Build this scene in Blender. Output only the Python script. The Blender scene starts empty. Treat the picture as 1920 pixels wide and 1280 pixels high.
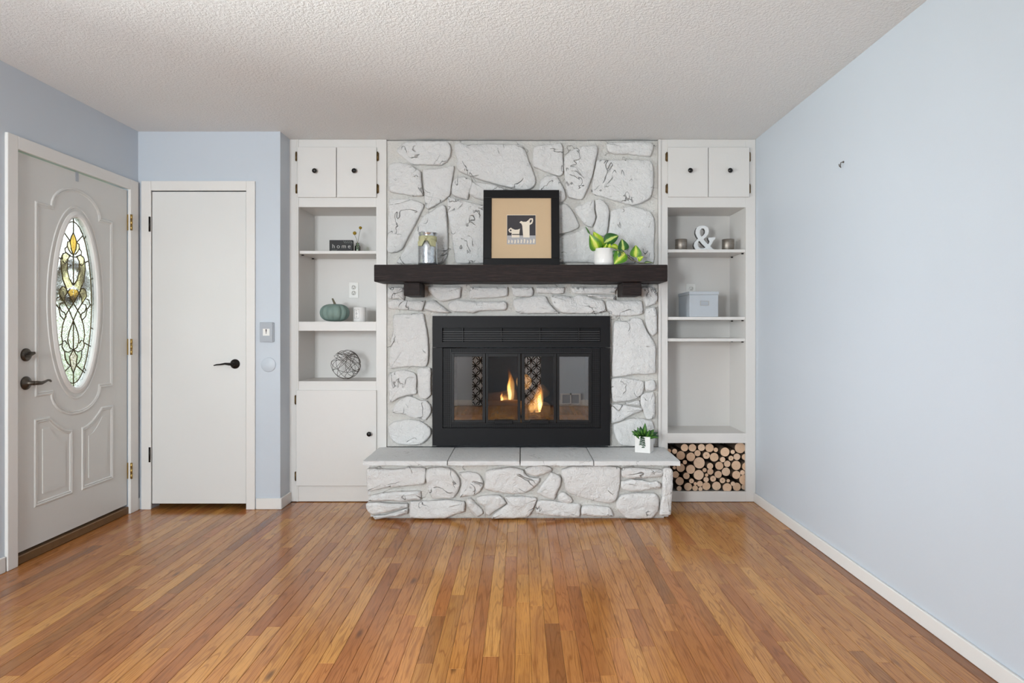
import bpy, bmesh, math, random
from mathutils import Vector, Matrix, noise

random.seed(7)
SC = bpy.context.scene
COL = SC.collection
PI = math.pi

# ------------------------------------------------------------------ camera
F = 1218.0                    # focal length in pixels of a 1920 px wide frame
EYE = 1.159                   # eye height
cam_data = bpy.data.cameras.new('camera')
cam_data.sensor_width = 36.0
cam_data.lens = F / 1920 * 36.0
cam_data.shift_x = -17 / 1920
cam_data.shift_y = -22 / 1920
cam_data.clip_start = 0.05
cam = bpy.data.objects.new('camera', cam_data)
cam.location = (0, 0, EYE)
cam.rotation_euler = (PI / 2, 0, 0)
COL.objects.link(cam)
SC.camera = cam

# ------------------------------------------------------------------ world, daylight, exposure
w = bpy.data.worlds.new('overcast_sky')
SC.world = w
w.use_nodes = True
bg = w.node_tree.nodes['Background']
bg.inputs[0].default_value = (0.86, 0.93, 1.0, 1)
bg.inputs[1].default_value = 2.6

def daylight(name, loc, rot, sx, sy, power, col=(0.92, 0.965, 1.0)):
    l = bpy.data.lights.new(name, 'AREA')
    l.shape = 'RECTANGLE'; l.size = sx; l.size_y = sy
    l.energy = power; l.color = col
    o = bpy.data.objects.new(name, l)
    o.location = loc; o.rotation_euler = rot
    COL.objects.link(o)
    return o
# one light per window, 10 cm outside the wall, no larger than the opening
daylight('window_left_offscreen', (-2.70, 1.35, 1.40), (0, -PI / 2, 0), 1.2, 2.2, 95)
daylight('window_behind_offscreen', (-1.63, -1.42, 1.42), (PI / 2, 0, 0), 0.92, 1.2, 130)

SC.view_settings.view_transform = 'Standard'
SC.view_settings.look = 'None'
SC.view_settings.gamma = 1.0
SC.view_settings.use_curve_mapping = False
SC.view_settings.exposure = 0.6

# ------------------------------------------------------------------ key dimensions (metres, camera at x=0 y=0)
XL, XR = -2.476, 1.579        # left and right room walls
YC = F / 278.7                # face plane of the bookcases and the chimney breast
YD = 4.2                      # closet wall
XRET = -1.557                 # return wall beside the left bookcase
YN = -1.2                     # wall behind the camera
ZC = 2.44                     # ceiling
YB = 4.71                     # bookcase backs
def fx(px, Y=YC): return (px - 977) * Y / F
def fz(py, Y=YC): return EYE - (py - 618) * Y / F
def ly(px): return 2.476 * F / (977 - px)          # pixel column on the left wall -> distance along the wall
def lz(px, py): return EYE - (py - 618) * ly(px) / F

# ------------------------------------------------------------------ mesh helpers
ORIGIN = {}
def link(o, parent=None, origin=(0, 0, 0)):
    COL.objects.link(o)
    origin = Vector(origin)
    if parent is not None:
        o.parent = parent
        o.location = origin - ORIGIN[parent.name]
    else:
        o.location = origin
    ORIGIN[o.name] = origin
    return o

def tag(o, label=None, cat=None, group=None, kind=None):
    if label: o['label'] = label
    if cat: o['category'] = cat
    if group: o['group'] = group
    if kind: o['kind'] = kind
    return o

def thing(name, loc, label=None, cat=None, group=None, kind=None):
    o = bpy.data.objects.new(name, None)
    o.empty_display_size = 0.05
    link(o, None, loc)
    return tag(o, label, cat, group, kind)

def frame_for(d):
    d = Vector(d).normalized()
    a = Vector((0, 0, 1)) if abs(d.z) < 0.9 else Vector((1, 0, 0))
    u = d.cross(a).normalized()
    return u, d.cross(u).normalized(), d

class MB:
    """collects shapes in world coordinates; build() links them as one mesh object"""
    def __init__(s): s.bm = bmesh.new(); s.mi = 0
    def _mark(s, faces, smooth=False):
        for f in faces:
            f.material_index = s.mi; f.smooth = smooth
    def box(s, x0, x1, y0, y1, z0, z1, bev=0.0, seg=1, M=None):
        r = bmesh.ops.create_cube(s.bm, size=1.0)
        vs = r['verts']
        for v in vs:
            v.co = Vector(((x0 + x1) / 2 + v.co.x * (x1 - x0), (y0 + y1) / 2 + v.co.y * (y1 - y0), (z0 + z1) / 2 + v.co.z * (z1 - z0)))
        fs = set(f for v in vs for f in v.link_faces)
        if bev:
            es = list(set(e for v in vs for e in v.link_edges))
            rr = bmesh.ops.bevel(s.bm, geom=es, offset=bev, segments=seg, profile=0.6, affect='EDGES')
            fs = set(f for f in fs if f.is_valid) | set(rr['faces'])
            vs = list(set(v for f in fs for v in f.verts))
        if M is not None:
            for v in vs: v.co = M @ v.co
        s._mark(fs, False)
        return s
    def rings(s, rings, close=True, cap0=False, cap1=False, smooth=True):
        R = [[s.bm.verts.new(p) for p in r] for r in rings]
        fs = []
        for a, b in zip(R, R[1:]):
            n = len(a)
            for i in range(n if close else n - 1):
                j = (i + 1) % n
                try: fs.append(s.bm.faces.new((a[i], a[j], b[j], b[i])))
                except ValueError: pass
        s._mark(fs, smooth)
        caps = []
        if cap0: caps.append(s.bm.faces.new(list(reversed(R[0]))))
        if cap1: caps.append(s.bm.faces.new(R[-1]))
        s._mark(caps, False)
        return R
    def cyl(s, p0, p1, r0, r1=None, n=20, smooth=True):
        r1 = r0 if r1 is None else r1
        p0, p1 = Vector(p0), Vector(p1)
        u, v, d = frame_for(p1 - p0)
        mk = lambda p, r: [p + (u * math.cos(2 * PI * i / n) + v * math.sin(2 * PI * i / n)) * r for i in range(n)]
        s.rings([mk(p0, r0), mk(p1, r1)], True, True, True, smooth)
        return s
    def lathe(s, prof, c, axis=(0, 0, 1), n=32, mod=None, cap0=True, cap1=True):
        c = Vector(c); u, v, d = frame_for(axis)
        rs = []
        for r, h in prof:
            ring = []
            for i in range(n):
                t = 2 * PI * i / n
                rr = max(r, 1e-4) * (mod(t, h) if mod else 1)
                ring.append(c + d * h + (u * math.cos(t) + v * math.sin(t)) * rr)
            rs.append(ring)
        s.rings(rs, True, cap0, cap1, True)
        return s
    def tube(s, pts, r, n=8, closed=False, radii=None):
        P = [Vector(p) for p in pts]
        m = len(P); rs = []; up = None
        for i in range(m):
            a = P[(i - 1) % m] if (closed or i > 0) else P[i]
            b = P[(i + 1) % m] if (closed or i < m - 1) else P[i]
            d = (b - a)
            d = d.normalized() if d.length > 1e-9 else Vector((0, 0, 1))
            if up is None: up, vv, _ = frame_for(d)
            else:
                up = up - d * up.dot(d)
                up = up.normalized() if up.length > 1e-6 else frame_for(d)[0]
            vv = d.cross(up)
            rad = radii[i] if radii else r
            rs.append([P[i] + (up * math.cos(2 * PI * k / n) + vv * math.sin(2 * PI * k / n)) * rad for k in range(n)])
        if closed: rs.append(rs[0]); s.rings(rs, True, False, False)
        else: s.rings(rs, True, True, True)
        return s
    def sweep(s, path, prof, U, V, N, O, closed=False):
        """profile [(offset,height)] swept along a 2D path lying in plane O + u*U + v*V"""
        U, V, N, O = Vector(U), Vector(V), Vector(N), Vector(O)
        m = len(path); rs = []
        for i in range(m):
            def dirn(a, b):
                d = Vector((path[b][0] - path[a][0], path[b][1] - path[a][1]))
                return d.normalized() if d.length > 1e-9 else Vector((1, 0))
            if closed: d0, d1 = dirn((i - 1) % m, i), dirn(i, (i + 1) % m)
            else: d0, d1 = dirn(max(i - 1, 0), max(i, 1)), dirn(min(i, m - 2), min(i + 1, m - 1))
            n0, n1 = Vector((-d0.y, d0.x)), Vector((-d1.y, d1.x))
            nn = (n0 + n1)
            nn = nn / max(0.35, (1 + n0.dot(n1))) if nn.length > 1e-6 else n0
            rs.append([O + U * (path[i][0] + nn.x * o) + V * (path[i][1] + nn.y * o) + N * h for o, h in prof])
        if closed: rs.append(rs[0])
        s.rings(rs, False, False, False, False)
        return s
    def prism(s, poly, U, V, N, O, h0, h1, bev=0.0):
        U, V, N, O = Vector(U), Vector(V), Vector(N), Vector(O)
        a = [s.bm.verts.new(O + U * x + V * y + N * h0) for x, y in poly]
        b = [s.bm.verts.new(O + U * x + V * y + N * h1) for x, y in poly]
        fs = [s.bm.faces.new(list(reversed(a))), s.bm.faces.new(b)]
        n = len(poly)
        for i in range(n):
            fs.append(s.bm.faces.new((a[i], a[(i + 1) % n], b[(i + 1) % n], b[i])))
        s._mark(fs, False)
        return s
    def build(s, name, mats, parent=None, attr=None, recalc=True, bevel=0.0):
        bm = s.bm
        if recalc: bmesh.ops.recalc_face_normals(bm, faces=bm.faces[:])
        lo = Vector((1e9,) * 3); hi = -lo
        for v in bm.verts:
            for k in range(3):
                lo[k] = min(lo[k], v.co[k]); hi[k] = max(hi[k], v.co[k])
        c = Vector(((lo.x + hi.x) / 2, (lo.y + hi.y) / 2, lo.z))
        for v in bm.verts: v.co -= c
        me = bpy.data.meshes.new(name)
        bm.to_mesh(me); bm.free()
        for m in (mats if isinstance(mats, (list, tuple)) else [mats]): me.materials.append(m)
        if attr:
            for an, val in attr.items():
                at = me.attributes.new(an, 'FLOAT', 'POINT')
                at.data.foreach_set('value', [val] * len(me.vertices) if not isinstance(val, list) else val)
        o = bpy.data.objects.new(name, me)
        link(o, parent, c)
        if bevel:
            b = o.modifiers.new('edge', 'BEVEL'); b.width = bevel; b.segments = 2; b.limit_method = 'ANGLE'
        return o

def bx(name, mat, parent, x0, x1, y0, y1, z0, z1, bev=0.0, seg=1):
    return MB().box(x0, x1, y0, y1, z0, z1, bev, seg).build(name, mat, parent)

def curve2d_mesh(splines, depth):
    """filled 2D outline (holes allowed) extruded to a mesh; xy plane"""
    cu = bpy.data.curves.new('outline', 'CURVE'); cu.dimensions = '2D'; cu.fill_mode = 'BOTH'; cu.extrude = depth / 2
    for pts in splines:
        sp = cu.splines.new('POLY'); sp.points.add(len(pts) - 1); sp.use_cyclic_u = True
        for q, p in zip(sp.points, pts): q.co = (p[0], p[1], 0, 1)
    o = bpy.data.objects.new('outline', cu); COL.objects.link(o)
    dg = bpy.context.evaluated_depsgraph_get()
    me = bpy.data.meshes.new_from_object(o.evaluated_get(dg))
    bpy.data.objects.remove(o); bpy.data.curves.remove(cu)
    return me

def text_mesh(txt, size, depth, spacing=1.0):
    cu = bpy.data.curves.new('lettering', 'FONT'); cu.body = txt; cu.size = size; cu.extrude = depth / 2
    cu.space_character = spacing; cu.offset = -size * 0.012; cu.align_x = 'CENTER'; cu.align_y = 'CENTER'
    o = bpy.data.objects.new('lettering', cu); COL.objects.link(o)
    dg = bpy.context.evaluated_depsgraph_get()
    me = bpy.data.meshes.new_from_object(o.evaluated_get(dg))
    bpy.data.objects.remove(o); bpy.data.curves.remove(cu)
    return me

def place_mesh(name, me, mat, parent, M):
    """flat mesh (xy) moved by matrix M, recentred and linked"""
    me.transform(M)
    xs = [v.co.copy() for v in me.vertices]
    c = Vector(((min(v.x for v in xs) + max(v.x for v in xs)) / 2, (min(v.y for v in xs) + max(v.y for v in xs)) / 2, min(v.z for v in xs)))
    me.transform(Matrix.Translation(-c))
    me.materials.clear(); me.materials.append(mat)
    o = bpy.data.objects.new(name, me)
    return link(o, parent, c)

def smooth_closed(poly, step):
    """Catmull-Rom through a closed outline, resampled at about `step`"""
    out = []; n = len(poly)
    for i in range(n):
        p0, p1, p2, p3 = [Vector(poly[(i + k) % n]) for k in (-1, 0, 1, 2)]
        m = max(1, int(round((p2 - p1).length / step)))
        for j in range(m):
            t = j / m
            q = 0.5 * ((2 * p1) + (p2 - p0) * t + (2 * p0 - 5 * p1 + 4 * p2 - p3) * t * t + (3 * p1 - p0 - 3 * p2 + p3) * t ** 3)
            out.append(p1.lerp(p2, t) * 0.55 + q * 0.45)
    return out

# ------------------------------------------------------------------ materials
class NT:
    def __init__(s, name):
        s.m = bpy.data.materials.new(name); s.m.use_nodes = True
        s.t = s.m.node_tree; s.b = s.t.nodes['Principled BSDF']; s.out = s.t.nodes['Material Output']
    def n(s, typ, **kw):
        nd = s.t.nodes.new(typ)
        for k, v in kw.items():
            if k.startswith('i_'): nd.inputs[k[2:].replace('_', ' ')].default_value = v
            else: setattr(nd, k, v)
        return nd
    def l(s, a, b): s.t.links.new(a, b)
    def math(s, op, a, b=None, clamp=False):
        nd = s.n('ShaderNodeMath', operation=op); nd.use_clamp = clamp
        for i, v in enumerate((a, b)):
            if v is None: continue
            if isinstance(v, (int, float)): nd.inputs[i].default_value = v
            else: s.l(v, nd.inputs[i])
        return nd.outputs[0]
    def mix(s, fac, a, b, blend='MIX'):
        nd = s.n('ShaderNodeMix', data_type='RGBA', blend_type=blend)
        for sock, v in ((nd.inputs[0], fac), (nd.inputs[6], a), (nd.inputs[7], b)):
            if isinstance(v, (int, float)): sock.default_value = v
            elif isinstance(v, tuple): sock.default_value = (*v[:3], 1)
            else: s.l(v, sock)
        return nd.outputs[2]
    def pos(s, scale=(1, 1, 1), obj=False):
        src = s.n('ShaderNodeTexCoord').outputs['Object'] if obj else s.n('ShaderNodeNewGeometry').outputs['Position']
        mp = s.n('ShaderNodeMapping'); mp.inputs['Scale'].default_value = scale
        s.l(src, mp.inputs['Vector']); return mp.outputs[0]
    def noise(s, vec, scale, detail=4, rough=0.55, dist=0.0):
        nd = s.n('ShaderNodeTexNoise'); nd.inputs['Scale'].default_value = scale
        nd.inputs['Detail'].default_value = detail; nd.inputs['Roughness'].default_value = rough; nd.inputs['Distortion'].default_value = dist
        if vec is not None: s.l(vec, nd.inputs['Vector'])
        return nd.outputs['Fac']
    def ramp(s, fac, stops, interp='LINEAR'):
        nd = s.n('ShaderNodeValToRGB'); cr = nd.color_ramp; cr.interpolation = interp
        while len(cr.elements) < len(stops): cr.elements.new(0.5)
        for e, (p, c) in zip(cr.elements, stops):
            e.position = p; e.color = (*c[:3], 1) if isinstance(c, tuple) else (c, c, c, 1)
        s.l(fac, nd.inputs[0]); return nd.outputs[0]
    def bump(s, h, strength, dist=0.01):
        nd = s.n('ShaderNodeBump'); nd.inputs['Strength'].default_value = strength; nd.inputs['Distance'].default_value = dist
        s.l(h, nd.inputs['Height']); s.l(nd.outputs[0], s.b.inputs['Normal']); return nd
    def set(s, **kw):
        for k, v in kw.items():
            i = s.b.inputs[k.replace('_', ' ')]
            if isinstance(v, tuple) and len(v) == 3: v = (*v, 1)
            if hasattr(v, 'is_output'): s.l(v, i)
            else: i.default_value = v
        return s.m

def srgb(r, g, b):
    f = lambda c: (c / 255 / 12.92) if c / 255 <= 0.04045 else ((c / 255 + 0.055) / 1.055) ** 2.4
    return (f(r), f(g), f(b))

def plain(name, col, rough=0.5, metal=0.0, var=0.04, scale=6, bump=0.0, bscale=80, spec=0.5):
    t = NT(name)
    p = t.pos()
    n = t.noise(p, scale, 4)
    c = t.mix(n, tuple(x * (1 - var) for x in col), tuple(min(1, x * (1 + var)) for x in col))
    if bump: t.bump(t.noise(p, bscale, 3), bump, 0.004)
    return t.set(Base_Color=c, Roughness=rough, Metallic=metal, Specular_IOR_Level=spec)

M = {}
M['wall'] = plain('blue_wall_paint', srgb(197, 204, 212), 0.42, var=0.02, scale=2, bump=0.05, bscale=160)
M['trim'] = plain('white_trim_paint', srgb(226, 223, 219), 0.38, var=0.02, scale=5, bump=0.05, bscale=60)
M['cabinet'] = plain('white_cabinet_paint', srgb(222, 219, 215), 0.42, var=0.025, scale=4, bump=0.06, bscale=70)
M['closet'] = plain('white_closet_door_paint', srgb(221, 220, 217), 0.40, var=0.02, scale=3, bump=0.04)
M['door'] = plain('white_entry_door_paint', srgb(214, 213, 209), 0.40, var=0.015, scale=3, bump=0.04, bscale=200)
M['bronze'] = plain('oil_rubbed_bronze', (0.022, 0.018, 0.016), 0.35, 0.7, var=0.4, scale=90)
M['pewter'] = plain('aged_pewter', (0.10, 0.085, 0.07), 0.36, 0.85, var=0.35, scale=70)
M['brass'] = plain('aged_brass', (0.42, 0.28, 0.09), 0.34, 0.9, var=0.3, scale=120)
M['old_brass'] = plain('tarnished_brass', (0.16, 0.10, 0.04), 0.38, 0.85, var=0.4, scale=120)
M['blackknob'] = plain('black_knob', (0.008, 0.007, 0.007), 0.25, var=0.1)
M['black'] = plain('black_fireplace_steel', (0.0078, 0.0074, 0.0086), 0.5, 0.0, var=0.12, scale=9, bump=0.03, bscale=300, spec=0.22)
M['blackframe'] = plain('black_door_steel', (0.015, 0.0145, 0.015), 0.42, 0.2, var=0.12, scale=9, spec=0.25)
M['slat'] = plain('black_louver_steel', (0.05, 0.049, 0.051), 0.45, 0.1, var=0.12, scale=9)
M['slot'] = plain('near_black_strip', (0.004, 0.004, 0.004), 0.8)
M['soot'] = plain('sooty_firebox', (0.012, 0.011, 0.010), 0.85, var=0.3, scale=12)
M['picframe'] = plain('black_picture_frame', (0.008, 0.0075, 0.008), 0.42, var=0.15, spec=0.22)
M['mat'] = plain('tan_mat_board', srgb(208, 180, 145), 0.85, var=0.02, scale=30)
M['artdark'] = plain('charcoal_print', srgb(66, 63, 66), 0.8, var=0.08, scale=60)
M['artcream'] = plain('cream_print', srgb(236, 224, 205), 0.8, var=0.05, scale=60)
M['artline'] = plain('dark_print_line', srgb(60, 52, 45), 0.8)
M['artgrey'] = plain('grey_print', srgb(176, 174, 176), 0.8, var=0.1, scale=120)
M['plate'] = plain('white_plastic', srgb(235, 233, 228), 0.3)
M['greyplate'] = plain('grey_metallic_plastic', srgb(168, 173, 180), 0.4, 0.0)
M['darkgrey'] = plain('dark_grey_slot_fill', srgb(70, 72, 78), 0.5)
M['ceramic'] = plain('white_ceramic', srgb(238, 235, 231), 0.28)
M['soil'] = plain('potting_soil', (0.03, 0.022, 0.016), 0.95, var=0.5, scale=150, bump=0.6)
M['stem'] = plain('brown_green_vine', srgb(112, 104, 70), 0.6, var=0.2, scale=90)
M['pumpkin'] = plain('teal_pumpkin', srgb(128, 150, 142), 0.62, var=0.14, scale=30, bump=0.1)
M['pstem'] = plain('dry_pumpkin_stem', srgb(120, 112, 92), 0.8, var=0.2, scale=80, bump=0.3)
M['yellow'] = plain('mustard_flower', srgb(172, 140, 40), 0.9, var=0.3, scale=400, bump=0.9, bscale=700)
M['signblack'] = plain('black_painted_block', srgb(36, 35, 36), 0.6, var=0.1)
M['lettering'] = plain('white_lettering', srgb(225, 222, 216), 0.7)
M['sprig'] = plain('pale_sprig_paint', srgb(150, 156, 150), 0.7)
M['wire'] = plain('dark_wire', (0.12, 0.10, 0.085), 0.45, 0.5, var=0.4, scale=150)
M['ampface'] = plain('whitewashed_metal', srgb(226, 228, 228), 0.55, var=0.1, scale=90)
M['ampedge'] = plain('grey_metal_edge', srgb(112, 110, 108), 0.5, 0.3, var=0.2, scale=60)
M['boxblue'] = plain('grey_blue_fabric_box', srgb(184, 190, 196), 0.75, var=0.03, scale=40, bump=0.12, bscale=600)
M['nickel'] = plain('brushed_nickel', (0.52, 0.50, 0.47), 0.3, 0.95, var=0.1)
M['ribbon'] = plain('olive_ribbon', srgb(192, 190, 150), 0.85, var=0.15, scale=120, bump=0.2, bscale=500)
M['threshold'] = plain('brown_threshold_wood', srgb(112, 82, 50), 0.5, var=0.25, scale=25)
M['ash'] = plain('grey_ember_bed', (0.16, 0.14, 0.12), 0.95, var=0.6, scale=60, bump=0.8)
M['candle'] = plain('white_candle_glass', srgb(240, 238, 236), 0.22)
M['lead'] = plain('dark_brass_came', (0.10, 0.075, 0.03), 0.4, 0.7, var=0.3, scale=100)
M['twig'] = plain('brown_wreath_twigs', (0.10, 0.055, 0.02), 0.9, var=0.5, scale=70)
M['deck'] = plain('porch_concrete', (0.55, 0.55, 0.53), 0.9, var=0.08, scale=8)
M['rail'] = plain('grey_porch_rail', (0.30, 0.31, 0.32), 0.6)
M['lawn'] = plain('yellow_green_lawn', (0.30, 0.36, 0.14), 0.95, var=0.3, scale=3)  # grass tone with random variation
M['bush'] = plain('yellow_green_foliage', (0.20, 0.22, 0.03), 0.8, var=0.5, scale=12)
M['treegreen'] = plain('grey_green_foliage', (0.14, 0.17, 0.08), 0.8, var=0.5, scale=6)
M['bark'] = plain('log_bark', srgb(92, 74, 58), 0.9, var=0.4, scale=60, bump=0.8, bscale=90)

def mat_ceiling():
    t = NT('textured_white_ceiling'); p = t.pos()
    a = t.noise(p, 85, 3, 0.6); b = t.noise(p, 190, 2, 0.5)
    h = t.math('ADD', t.ramp(a, [(0.42, 0.0), (0.62, 1.0)]), t.math('MULTIPLY', b, 0.5))
    t.bump(h, 0.45, 0.005)
    c = t.mix(t.noise(p, 1.2, 2), srgb(231, 231, 230), srgb(235, 235, 234))
    return t.set(Base_Color=c, Roughness=0.95, Specular_IOR_Level=0.1)
M['ceiling'] = mat_ceiling()

def mat_floor():
    t = NT('oak_strip_floor'); at = t.n('ShaderNodeAttribute', attribute_name='rnd'); r = at.outputs['Fac']
    geo = t.n('ShaderNodeNewGeometry').outputs['Position']
    off = t.n('ShaderNodeCombineXYZ'); t.l(t.math('MULTIPLY', r, 37.0), off.inputs[0]); t.l(t.math('MULTIPLY', r, 91.0), off.inputs[1])
    add = t.n('ShaderNodeVectorMath', operation='ADD'); t.l(geo, add.inputs[0]); t.l(off.outputs[0], add.inputs[1])
    def mp(sc):
        m = t.n('ShaderNodeMapping'); m.inputs['Scale'].default_value = sc; t.l(add.outputs[0], m.inputs['Vector']); return m.outputs[0]
    base = t.ramp(r, [(0.0, srgb(196, 136, 74)), (0.2, srgb(182, 120, 60)), (0.36, srgb(208, 150, 80)), (0.5, srgb(180, 114, 64)),
                      (0.62, srgb(190, 128, 68)), (0.78, srgb(164, 102, 56)), (0.9, srgb(200, 142, 76)), (1.0, srgb(138, 86, 48))])
    # cathedral grain: contour lines of a stretched noise
    n1 = t.noise(mp((16, 1.1, 1)), 1.0, 2, 0.5, 0.3)
    ring = t.math('SINE', t.math('MULTIPLY', n1, 70.0))
    ring = t.ramp(ring, [(0.0, 0.0), (0.55, 0.0), (1.0, 1.0)])
    pores = t.ramp(t.noise(mp((330, 9, 1)), 1.0, 3, 0.6), [(0.48, 0.0), (0.66, 1.0)])
    broad = t.noise(mp((9, 0.8, 1)), 1.0, 4, 0.6)
    c = t.mix(t.math('MULTIPLY', ring, 0.42), base, srgb(112, 62, 28))
    c = t.mix(t.math('MULTIPLY', pores, 0.40), c, srgb(96, 52, 24))
    c = t.mix(t.ramp(broad, [(0.5, 0.0), (0.78, 0.62)]), c, srgb(126, 70, 34))
    vk = t.n('ShaderNodeTexVoronoi'); vk.inputs['Scale'].default_value = 1.0; t.l(mp((7.5, 2.1, 1)), vk.inputs['Vector'])
    knot = t.ramp(vk.outputs['Distance'], [(0.0, 1.0), (0.05, 0.75), (0.11, 0.0)])
    c = t.mix(t.math('MULTIPLY', knot, 0.8), c, srgb(58, 32, 18))
    h = t.math('ADD', t.math('MULTIPLY', pores, -0.35), t.noise(mp((22, 2, 1)), 1.0, 2))
    t.bump(h, 0.10, 0.0015)
    rr = t.math('ADD', t.math('MULTIPLY', broad, 0.12), 0.10)
    return t.set(Base_Color=c, Roughness=rr, Specular_IOR_Level=0.46)
M['floor'] = mat_floor()
M['underfloor'] = plain('wood_subfloor', (0.30, 0.19, 0.10), 0.9)

def mat_stone(name, light, dirt=0.6, bscale=26, bstr=1.0, mortar=False):
    t = NT(name); p = t.pos()
    n1 = t.noise(p, bscale, 6, 0.62, 0.4); n2 = t.noise(p, 7, 3); n3 = t.noise(p, 120, 3)
    h = t.math('ADD', t.math('MULTIPLY', n1, 1.0), t.math('MULTIPLY', n3, 0.25))
    # hairline cracks: contour of a distorted noise, present only in patches
    k = t.noise(p, 5.5, 3, 0.5, 0.7)
    line = t.math('ABSOLUTE', t.math('SUBTRACT', k, 0.5))
    crack = t.ramp(line, [(0.0, 1.0), (0.003, 0.7), (0.008, 0.0)])
    patch = t.ramp(t.noise(p, 6.5, 2), [(0.52, 0.0), (0.58, 1.0)])
    crack = t.math('MULTIPLY', crack, patch)
    h = t.math('SUBTRACT', h, t.math('MULTIPLY', crack, 0.9))
    t.bump(h, bstr, 0.016)
    specks = t.ramp(t.noise(p, 75, 4, 0.7), [(0.63, 0.0), (0.70, 1.0)])
    c = t.mix(n2, tuple(x * 0.94 for x in light), light)
    c = t.mix(t.math('MULTIPLY', crack, 0.42), c, srgb(120, 116, 112))
    c = t.mix(t.math('MULTIPLY', t.math('MULTIPLY', specks, patch), 0.16), c, srgb(130, 126, 120))
    return t.set(Base_Color=c, Roughness=0.62, Specular_IOR_Level=0.35)
M['stone'] = mat_stone('white_painted_stone', srgb(233, 232, 230), 0.92)
M['mortar'] = mat_stone('painted_mortar', srgb(226, 223, 217), 0.5, 60, 0.7, True)
M['slab'] = mat_stone('pale_hearth_slab', srgb(226, 226, 225), 0.5, 34, 0.45, True)

def mat_mantel():
    t = NT('dark_stained_beam'); p = t.pos((3, 30, 30))
    n = t.noise(p, 3.0, 6, 0.65, 0.8)
    fine = t.noise(t.pos((6, 160, 160)), 1.6, 4, 0.6)
    v = t.n('ShaderNodeTexVoronoi'); v.inputs['Scale'].default_value = 1.0; t.l(t.pos((3.2, 4, 9)), v.inputs['Vector'])
    knot = t.ramp(v.outputs['Distance'], [(0.0, 1.0), (0.14, 0.0)])
    c = t.mix(n, srgb(18, 12, 11), srgb(42, 30, 28))
    c = t.mix(t.ramp(fine, [(0.52, 0.0), (0.68, 0.5)]), c, srgb(74, 57, 52))
    c = t.mix(t.math('MULTIPLY', knot, 0.8), c, srgb(20, 14, 13))
    t.bump(t.math('ADD', n, t.math('MULTIPLY', fine, 0.6)), 0.5, 0.006)
    return t.set(Base_Color=c, Roughness=0.55, Specular_IOR_Level=0.28)
M['mantel'] = mat_mantel()

def mat_logend(name, dark):
    t = NT(name); o = t.n('ShaderNodeTexCoord').outputs['Object']
    sep = t.n('ShaderNodeSeparateXYZ'); t.l(o, sep.inputs[0])
    cmb = t.n('ShaderNodeCombineXYZ'); t.l(sep.outputs[0], cmb.inputs[0]); t.l(sep.outputs[2], cmb.inputs[1])
    ln = t.n('ShaderNodeVectorMath', operation='LENGTH'); t.l(cmb.outputs[0], ln.inputs[0])
    info = t.n('ShaderNodeObjectInfo').outputs['Random']
    wob = t.noise(o, 2.6, 3)
    rad = t.math('ADD', ln.outputs['Value'], t.math('MULTIPLY', wob, 0.16))
    rings = t.ramp(t.math('SINE', t.math('MULTIPLY', rad, 52)), [(0.3, 0.0), (1.0, 1.0)])
    base = t.mix(info, srgb(238, 208, 180), srgb(226, 190, 158))
    c = t.mix(t.math('MULTIPLY', rings, 0.25), base, srgb(186, 140, 104))
    heart = t.ramp(rad, [(0.06, 1.0), (0.42 if dark else 0.2, 0.0)])
    c = t.mix(t.math('MULTIPLY', heart, 0.75 if dark else 0.4), c, srgb(112, 74, 40))
    c = t.mix(t.math('MULTIPLY', t.ramp(t.noise(t.pos(), 40, 3), [(0.6, 0.0), (0.75, 1.0)]), 0.25), c, srgb(140, 104, 78))
    return t.set(Base_Color=c, Roughness=0.85, Specular_IOR_Level=0.2)
M['logend'] = mat_logend('pale_cut_end', False)
M['logdark'] = mat_logend('cut_end_dark_heart', True)

def mat_pane(name, refl, tint=(1, 1, 1), rough=0.0):
    t = NT(name); t.t.nodes.remove(t.b)
    tr = t.n('ShaderNodeBsdfTransparent'); tr.inputs[0].default_value = (*tint, 1)
    gl = t.n('ShaderNodeBsdfGlossy'); gl.inputs['Roughness'].default_value = rough
    fr = t.n('ShaderNodeFresnel'); fr.inputs[0].default_value = 1.5
    mx = t.n('ShaderNodeMixShader')
    t.l(t.math('ADD', fr.outputs[0], refl, True), mx.inputs[0])
    t.l(tr.outputs[0], mx.inputs[1]); t.l(gl.outputs[0], mx.inputs[2]); t.l(mx.outputs[0], t.out.inputs[0])
    return t.m
M['fireglass'] = mat_pane('reflective_fire_glass', 0.32, (0.92, 0.90, 0.88))
M['window'] = mat_pane('clear_window_glass', 0.0, (0.97, 0.98, 0.98))
M['bottle'] = mat_pane('green_bottle_glass', 0.06, (0.88, 0.97, 0.89))

def mat_artglass(name, col, rough, bstr):
    t = NT(name); t.t.nodes.remove(t.b)
    rf = t.n('ShaderNodeBsdfRefraction'); rf.inputs['IOR'].default_value = 1.25; rf.inputs['Roughness'].default_value = rough; rf.inputs['Color'].default_value = (*col, 1)
    gl = t.n('ShaderNodeBsdfGlossy'); gl.inputs['Roughness'].default_value = 0.08
    bp = t.n('ShaderNodeBump'); bp.inputs['Strength'].default_value = bstr; bp.inputs['Distance'].default_value = 0.01
    t.l(t.noise(t.pos(), 55, 3, 0.6, 0.8), bp.inputs['Height'])
    t.l(bp.outputs[0], rf.inputs['Normal']); t.l(bp.outputs[0], gl.inputs['Normal'])
    mx = t.n('ShaderNodeMixShader'); mx.inputs[0].default_value = 0.08
    t.l(rf.outputs[0], mx.inputs[1]); t.l(gl.outputs[0], mx.inputs[2]); t.l(mx.outputs[0], t.out.inputs[0])
    return t.m
M['artglass'] = mat_artglass('clear_textured_glass', (0.96, 0.98, 0.96), 0.05, 0.55)
M['amber'] = mat_artglass('amber_glass', (0.84, 0.66, 0.26), 0.08, 0.4)
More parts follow.
